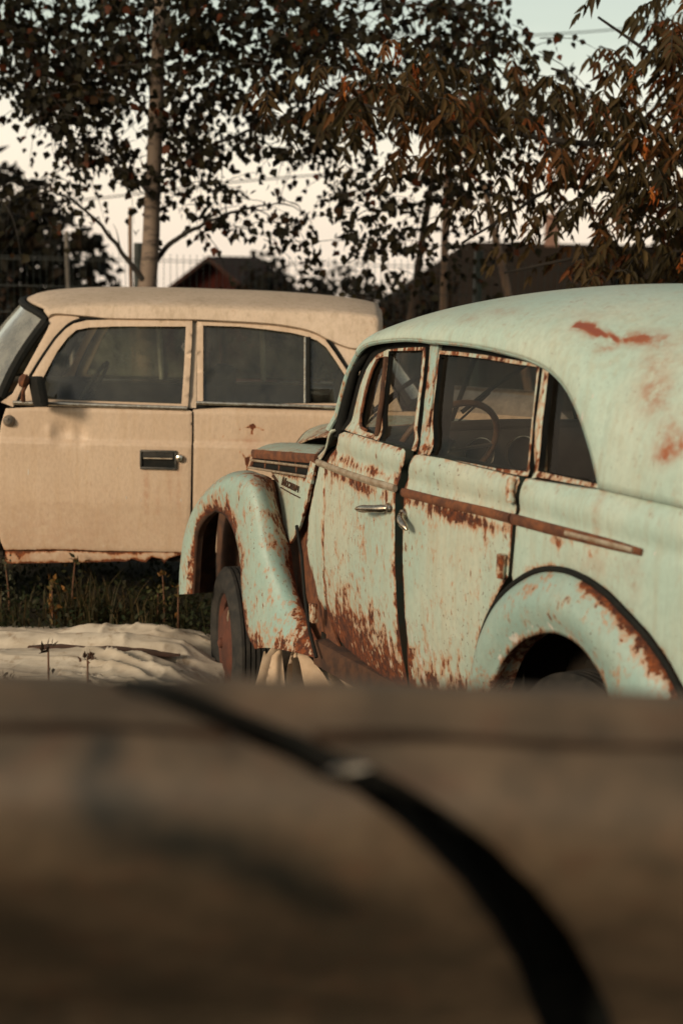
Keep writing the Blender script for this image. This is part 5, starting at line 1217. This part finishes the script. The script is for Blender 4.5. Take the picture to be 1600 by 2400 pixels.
bush('low_bush', 'rust coloured bush beside the cream windscreen at the left edge', 'bush', (-2.75, 11.9, -.12), [(-.1, 0, .85, .7, .5, .75), (-.8, 0, .9, .6, .5, .7)], 2200, .075, OR + BR + BR)
bush('low_bush', 'dark bush in front of the grey roofed house, behind the leaning trunk', 'bush', (.72, 17.5, -.1), [(-.1, 0, .95, .65, .5, .55), (.35, 0, 1.15, .35, .4, .5)], 1700, .10, DK + BR)
bush('broad_tree', 'brown hedge like tree below the maple at the right edge', 'tree', (4.9, 14.5, -.1), [(-1.6, 0, 1.1, 1.0, .8, 1.0), (-.6, 0, 1.4, 1.0, .9, 1.2), (.5, 0, 1.6, 1.2, .9, 1.5)], 7000, .11, DK + BR + BR, trunk=.10)

# ---------------------------------------------------------------- houses
WOOD = simple('dark_weathered_boards', (.018, .012, .008), .9, color2=(.010, .007, .005), scale=3, vec=(6, 6, .6), spec=.05)
ROOFS = simple('grey_roof_sheets', (.024, .017, .012), .85, color2=(.016, .011, .008), scale=2.5, vec=(8, 1, 1), spec=.05)
REDW = simple('dark_red_boards', (.045, .010, .007), .9, color2=(.024, .008, .006), scale=3, vec=(6, 6, .6), spec=.05)
REDR = simple('faded_red_roof', (.050, .024, .018), .85, color2=(.03, .017, .013), scale=3, spec=.05)
BRICK = simple('chimney_brick', (.22, .12, .085), .9, color2=(.13, .07, .05), scale=8)
def house(name, label, base, w, d, wall_h, ridge_h, rz, wm, rm, chim=None, over=.35, hip=0.0):
    g_ = gz(base[0], base[1]) - .25; dz_ = base[2] - g_; base = (base[0], base[1], g_); wall_h += dz_; ridge_h += dz_
    o = empty(name, base, rz, label, 'house')
    V = [(-w / 2, -d / 2, 0), (w / 2, -d / 2, 0), (w / 2, d / 2, 0), (-w / 2, d / 2, 0), (-w / 2, -d / 2, wall_h), (w / 2, -d / 2, wall_h), (w / 2, d / 2, wall_h), (-w / 2, d / 2, wall_h), (0, -d / 2, wall_h if hip else ridge_h), (0, d / 2, wall_h if hip else ridge_h)]
    make('wall', V, [(0, 1, 5, 8, 4), (1, 2, 6, 5), (2, 3, 7, 9, 6), (3, 0, 4, 7)], wm, o, smooth=False)
    sl = (ridge_h - wall_h) / (w / 2); e = .08; rows = []
    for sgn in (-1, 1):
        xa = sgn * (w / 2 + over); za = wall_h - sl * over
        bm = MB(); A = [(xa, -d / 2 - over, za), (0.0, -d / 2 - over + hip, ridge_h), (0.0, d / 2 + over - hip, ridge_h), (xa, d / 2 + over, za)]
        bm.add([(x, y, z + .01) for x, y, z in A] + [(x, y, z + .01 + e) for x, y, z in A], [(0, 1, 2, 3), (7, 6, 5, 4), (0, 3, 7, 4), (0, 4, 5, 1), (3, 2, 6, 7), (1, 5, 6, 2)])
        if hip and sgn > 0:
            for q_ in (-1, 1):
                yo = q_ * (d / 2 + over); P3 = [(-w / 2 - over, yo, za), (w / 2 + over, yo, za), (0, q_ * (d / 2 + over - hip), ridge_h)]
                bm.add([(x, y, z + .01 + e) for x, y, z in P3] + [(x, y, z + .01) for x, y, z in P3], [(0, 1, 2), (3, 5, 4), (0, 3, 4, 1)])
        rf = bm.build('roof', rm, o, smooth=False)
    if chim:
        m = MB(); m.box((chim[0], chim[1], ridge_h - .1 + chim[2] / 2), (chim[3], chim[3], chim[2] + .5), bev=.01); m.box((chim[0], chim[1], ridge_h + chim[2] + .12), (chim[3] + .08, chim[3] + .08, .08), bev=.01); m.build('chimney', BRICK, rf)
    m = MB(); m.box((-w * .18, -d / 2 - .01, wall_h - .45), (.5, .06, .6)); f = m.build('window', WOOD, o, smooth=False)
    m = MB(); m.box((-w * .18, -d / 2 - .045, wall_h - .45), (.42, .02, .52)); m.build('pane', INT, f, smooth=False)
    return o
house('wooden_house', 'dark red gabled house far behind the birch trunk', (-2.2, 28.5, -.1), 2.5, 4.0, .66, 1.62, math.radians(-8), REDW, REDR)
house('wooden_house', 'large grey brown house with a brick chimney behind the mesh fence', (4.1, 26.0, -.1), 5.6, 7.0, .75, 1.98, math.radians(88), WOOD, ROOFS, chim=(.0, .45, .45, .24), hip=1.9)

# ---------------------------------------------------------------- fence, poles, cables
FG = simple('dark_green_fence_paint', (.008, .016, .012), .5)
GREYP = simple('grey_steel', (.20, .17, .14), .6, .3)
fence = empty('mesh_fence', (0, 11, -.12), 0, 'dark green welded mesh fence running across behind both cars', 'fence')
px = [-6.77, -4.18, -1.59, 1.0, 3.59, 6.18]
for x in px:
    m = MB(); m.box((x, 0, .91), (.062, .062, 1.86), bev=.008); m.build('post', FG, fence)
for a, b in zip(px, px[1:]):
    m = MB()
    for x in np.arange(a + .05, b - .03, .05): m.tube([(x, -.04, .06), (x, -.04, 1.76)], .0021, 4, cap=False)
    for z in list(np.arange(.1, 1.75, .2)) + [.14, 1.72]: m.tube([(a, -.045, z), (b, -.045, z)], .0026, 4, cap=False)
    m.build('mesh_panel', FG, fence)
def post(name, label, cat, a, b, r0, r1, mat):
    a = np.array(a); b = np.array(b); d = (a - b) / (a[2] - b[2]); foot = b + d * (-.15 - b[2]); top = a
    o = empty(name, tuple(foot), 0, label, cat)
    m = MB(); m.tube([tuple((top - foot) * t + np.array((.02 * math.sin(t * 5), 0, 0))) for t in np.linspace(0, 1, 12)], np.linspace(r0, r1, 12), 10); m.build('shaft', mat, o)
    return o
POLEW = simple('bleached_pole_wood', (.27, .17, .105), .9, color2=(.17, .105, .07), scale=4, vec=(5, 5, .5))
po = post('wooden_pole', 'pale straight wooden pole beyond the fence, above the mint roof', 'pole', T['w_pole'][0], T['w_pole'][1], .036, .030, POLEW)
post('leaning_trunk', 'bare trunk leaning to the right, left of the pale pole', 'tree trunk', T['w_lean'][0], T['w_lean'][1], .042, .026, simple('brown_trunk', (.085, .052, .033), .9, color2=(.045, .03, .02), scale=6))
post('wooden_pole', 'thin pole leaning to the left, behind the dark green fence post', 'pole', T['w_lean2'][0], T['w_lean2'][1], .038, .030, POLEW)
post('steel_post', 'slim grey steel post before the dark tree at the far left', 'post', (-2.19, 11.4, 1.80), (-2.19, 11.4, .9), .017, .017, GREYP)
post('steel_post', 'slim pale post just left of the birch trunk', 'post', (-1.72, 11.6, 2.0), (-1.73, 11.6, .9), .016, .016, POLEW)
def cable(pts, label):
    o = tag(MB().tube(catmull(pts, 30), .012, 5).build('overhead_cable', BLACK), label, 'cable')
cable([(-2, 24, 5.3), (3.0, 24, 5.25), (9, 24, 6.0)], 'upper thin overhead cable crossing the open sky')
cable([(0, 24, 4.0), (3.2, 24, 4.05), (9, 24, 4.5)], 'lower thin overhead cable crossing the open sky')
cable([(-9, 22, 2.6), (-5, 22, 2.35), (-1.5, 22, 2.75), (2, 22, 3.1)], 'sagging overhead cable at the left, passing behind the birch')

# ---------------------------------------------------------------- behind the photographer: unseen fence added to shade the brown car
FW = simple('shade_fence_boards', (.14, .10, .07), .9, color2=(.08, .06, .045), scale=4, vec=(6, 6, .5))
bf = empty('shade_fence', (-2.4, -1.1, -.15), 0, 'grey board fence added out of view behind the photographer to cast shade, taller at its left half', 'fence')
m = MB()
for k in range(34):
    x = -2.6 + k * .15; h_ = 2.46 if x < -1.0 else 2.3 if x < .2 else 2.0
    m.box((x, 0, h_ / 2 + R.uniform(-.02, .02)), (.142, .025, h_), bev=.003)
m.build('boards', FW, bf)
m = MB(); m.box((-.1, -.04, .45), (5.1, .05, .09)); m.build('rail', FW, bf, smooth=False)
m = MB(); m.box((-.1, -.04, 1.4), (5.1, .05, .09)); m.build('rail', FW, bf, smooth=False)

# ---------------------------------------------------------------- grass and weeds
GC = [(.026, .028, .011), (.04, .036, .015), (.06, .046, .02), (.02, .023, .01), (.11, .075, .035)]
gl_ = Leaves()
def blade(x, y, z, h, col, w=.004):
    a = R.uniform(0, 6.28); b = R.uniform(.1, .6) * h; k = len(gl_.v); dx, dy = math.cos(a) * b, math.sin(a) * b; px_, py_ = -math.sin(a) * w, math.cos(a) * w
    for t in (0, .35, .7): 
        gl_.v += [(x + dx * t * t - px_ * (1 - t * .6), y + dy * t * t - py_ * (1 - t * .6), z + h * t * (1 - .12 * t)), (x + dx * t * t + px_ * (1 - t * .6), y + dy * t * t + py_ * (1 - t * .6), z + h * t * (1 - .12 * t))]
    gl_.v.append((x + dx, y + dy, z + h * .88)); gl_.c += [(*col, 1)] * 7
    gl_.f += [(k, k + 1, k + 3, k + 2), (k + 2, k + 3, k + 5, k + 4), (k + 4, k + 5, k + 6)]
for k in range(5200):
    y = 6.45 + 2.3 * R.random() ** 1.6; x = R.uniform(-3.2, 1.2)
    blade(x, y, gz(x, y) - .005, R.uniform(.02, .07), GC[R.randrange(4)])
for k in range(5200):
    y = R.uniform(8.4, 13); x = R.uniform(-5, 6)
    blade(x, y, gz(x, y) - .005, R.uniform(.06, .25), GC[R.randrange(5)], .008)
for k in range(5200):
    y = R.uniform(1.5, 5.3); x = R.uniform(-2.6, 2.2)
    blade(x, y, gz(x, y) - .005, R.uniform(.03, .12), GC[R.randrange(5)], .005)
for (cx, cy_, n, h) in ((-1.18, 6.66, 90, .30), (-1.28, 6.7, 60, .24), (-.92, 6.62, 40, .22), (-.78, 6.68, 34, .26), (-1.55, 6.6, 40, .2), (-1.05, 6.72, 40, .24)):
    for k in range(n):
        x = cx + R.gauss(0, .06); y = cy_ + R.gauss(0, .05); blade(x, y, gz(x, y) - .005, h * R.uniform(.5, 1.1), GC[R.choice([1, 2, 4, 0])], .0035)
for k in range(5200):   # broad low herbs
    y = 6.47 + 1.2 * R.random() ** 1.5; x = R.uniform(-3, .4)
    gl_.leaf  # same sheet
    q = (x, y, gz(x, y) + R.uniform(.005, .12) * (1 if y > 6.52 else .4)); gl_.leaf(q, rv(1) + np.array((0, -.2, .3)), rv(.5) + np.array((0, -.3, 1)), R.uniform(.018, .045), .018, [(.018, .027, .011), (.026, .032, .013), (.03, .028, .013)][R.randrange(3)])
tag(gl_.build('grass', LEAF), kind='stuff')
YL = [(.24, .11, .030), (.17, .085, .026), (.10, .07, .025)]
STALK = simple('dry_stalk', (.15, .065, .03), .9, color2=(.08, .04, .02), scale=20)
def herb(x, y, h, label, name, spread, nl, ls, cols, head=0, lean=0.0, cat='weed'):
    z0 = gz(x, y); o = empty(name, (x, y, z0), 0, label, cat)
    P = catmull([(0, 0, -.02), (lean * .3, 0, h * .5), (lean, 0, h)], 10); m = MB(); m.tube(P, np.linspace(.006, .0028, 10), 6); m.build('stem', STALK, o)
    lf = Leaves()
    for k in range(nl):
        q = P[R.randrange(2, 10)] + rv(1) * np.array((spread, spread, .02)); lf.leaf(q, rv(1) + np.array((0, 0, -.1)), rv(1), ls * R.uniform(.6, 1.3), ls * .5, cols[R.randrange(len(cols))])
    for k in range(head):
        q = P[-1] + rv(1) * np.array((.018, .018, .012)); lf.leaf(q, rv(1) + np.array((0, 0, .6)), rv(1), ls * .9, ls * .35, cols[R.randrange(len(cols))])
    lf.build('leaves', LEAF, o); return o
herb(-1.365, 6.58, .235, 'reddish stalk with yellowing leaves in front of the cream sill', 'wilting_weed', .03, 22, .04, YL, 8)
herb(-1.30, 6.72, .30, 'leafy yellow topped weed beside the grass clump', 'wilting_weed', .05, 34, .035, YL + GC, 10, .02)
herb(-1.60, 6.72, .29, 'grey green bushy weed at the left edge under the cream door', 'wilting_weed', .035, 60, .022, [(.07, .07, .04), (.05, .055, .03)], 6, -.02)
herb(-.84, 6.66, .26, 'taller bare stalk with a pale flower head near the mint fender', 'dry_flower', .01, 4, .03, YL, 12, -.01, 'dry flower')
herb(-.768, 6.60, .225, 'shorter bare stalk with a drooping head nearest the mint fender', 'dry_flower', .006, 3, .03, YL, 10, 0, 'dry flower')
herb(-.88, 6.72, .17, 'low bushy green weed under the taller flower stalk', 'wilting_weed', .06, 50, .03, [(.05, .055, .02), (.09, .07, .025)], 4)
DKH = [(.05, .032, .02), (.03, .02, .014)]
herb(-.885, 4.2, .60, 'dark forked dried flower rising before the tarpaulin', 'dry_flower', .02, 7, .030, DKH, 8, .0, 'dry flower')
herb(-.765, 4.2, .575, 'dried umbel on a thin stalk, right of the forked one', 'dry_flower', .005, 2, .022, [(.12, .06, .04), (.09, .05, .035)], 30, .0, 'dry flower')
herb(-1.012, 4.2, .50, 'tiny dried flower bud at the left edge before the tarpaulin', 'dry_flower', .004, 2, .02, DKH, 9, .0, 'dry flower')

# ---------------------------------------------------------------- camera, sun, sky
cam = D.cameras.new('camera'); co = link(D.objects.new('camera', cam)); SC.camera = co
cam.sensor_fit = 'VERTICAL'; cam.sensor_height = 36; cam.sensor_width = 24; cam.lens = 50.0; cam.clip_start = .05; cam.clip_end = 2000
pitch = math.atan(598 / 3333.0); roll = math.radians(1.3)
co.location = (0, 0, 1.65)
co.rotation_euler = (Matrix.Rotation(math.pi / 2 - pitch, 3, 'X') @ Matrix.Rotation(roll, 3, 'Z')).to_euler()
cam.dof.use_dof = True; cam.dof.focus_distance = 5.25; cam.dof.aperture_fstop = 2.0; cam.dof.aperture_blades = 9

SUNV = Vector((-.62, -.74, .34)).normalized()
su = D.lights.new('sun', 'SUN'); su.energy = 2.5; su.angle = math.radians(11); su.color = (1.0, .83, .62)
so = link(D.objects.new('sun', su)); so.rotation_euler = SUNV.to_track_quat('Z', 'Y').to_euler()
w = D.worlds.new('World'); SC.world = w; w.use_nodes = True
nt = w.node_tree; nt.nodes.clear()
def wn(tp, **k):
    n = nt.nodes.new(tp)
    for a, b in k.items(): setattr(n, a, b)
    return n
sky = wn('ShaderNodeTexSky', sky_type='NISHITA', sun_disc=False, sun_elevation=math.asin(SUNV.z), sun_rotation=math.atan2(SUNV.x, SUNV.y), air_density=1.2, dust_density=2.5, ozone_density=1.0)
b1 = wn('ShaderNodeBackground'); b1.inputs[1].default_value = .05; nt.links.new(sky.outputs[0], b1.inputs[0])
# thin high overcast: pale green-white above, cream towards the horizon, soft cloud streaks
tc = wn('ShaderNodeTexCoord'); sep = wn('ShaderNodeSeparateXYZ'); nt.links.new(tc.outputs['Generated'], sep.inputs[0])
mp = wn('ShaderNodeMapping'); mp.inputs['Scale'].default_value = (3, 3, 16); nt.links.new(tc.outputs['Generated'], mp.inputs[0])
ns = wn('ShaderNodeTexNoise'); ns.inputs['Scale'].default_value = 1.6; ns.inputs['Detail'].default_value = 5; nt.links.new(mp.outputs[0], ns.inputs['Vector'])
ma = wn('ShaderNodeMath', operation='MULTIPLY_ADD'); nt.links.new(ns.outputs['Fac'], ma.inputs[0]); ma.inputs[1].default_value = .09
nt.links.new(sep.outputs['Z'], ma.inputs[2])
rp_ = wn('ShaderNodeValToRGB'); nt.links.new(ma.outputs[0], rp_.inputs[0])
e = rp_.color_ramp.elements; e[0].position = 0.0; e[0].color = (.84, .69, .55, 1); e[1].position = 1.0; e[1].color = (.16, .15, .11, 1)
for pos, c in ((.05, (.90, .75, .60)), (.11, (.84, .71, .58)), (.15, (.68, .63, .52)), (.20, (.47, .485, .375)), (.30, (.38, .38, .30)), (.45, (.25, .24, .18))):
    q_ = rp_.color_ramp.elements.new(pos); q_.color = (*c, 1)
b2 = wn('ShaderNodeBackground'); b2.inputs[1].default_value = .92; nt.links.new(rp_.outputs[0], b2.inputs[0])
ad = wn('ShaderNodeAddShader'); nt.links.new(b1.outputs[0], ad.inputs[0]); nt.links.new(b2.outputs[0], ad.inputs[1])
wo = wn('ShaderNodeOutputWorld'); nt.links.new(ad.outputs[0], wo.inputs[0])
SC.view_settings.view_transform = 'Standard'; SC.view_settings.look = 'None'; SC.view_settings.exposure = .17; SC.view_settings.gamma = 1
try:
    SC.cycles.max_bounces = 8; SC.cycles.transparent_max_bounces = 24; SC.cycles.use_denoising = True
except Exception: pass
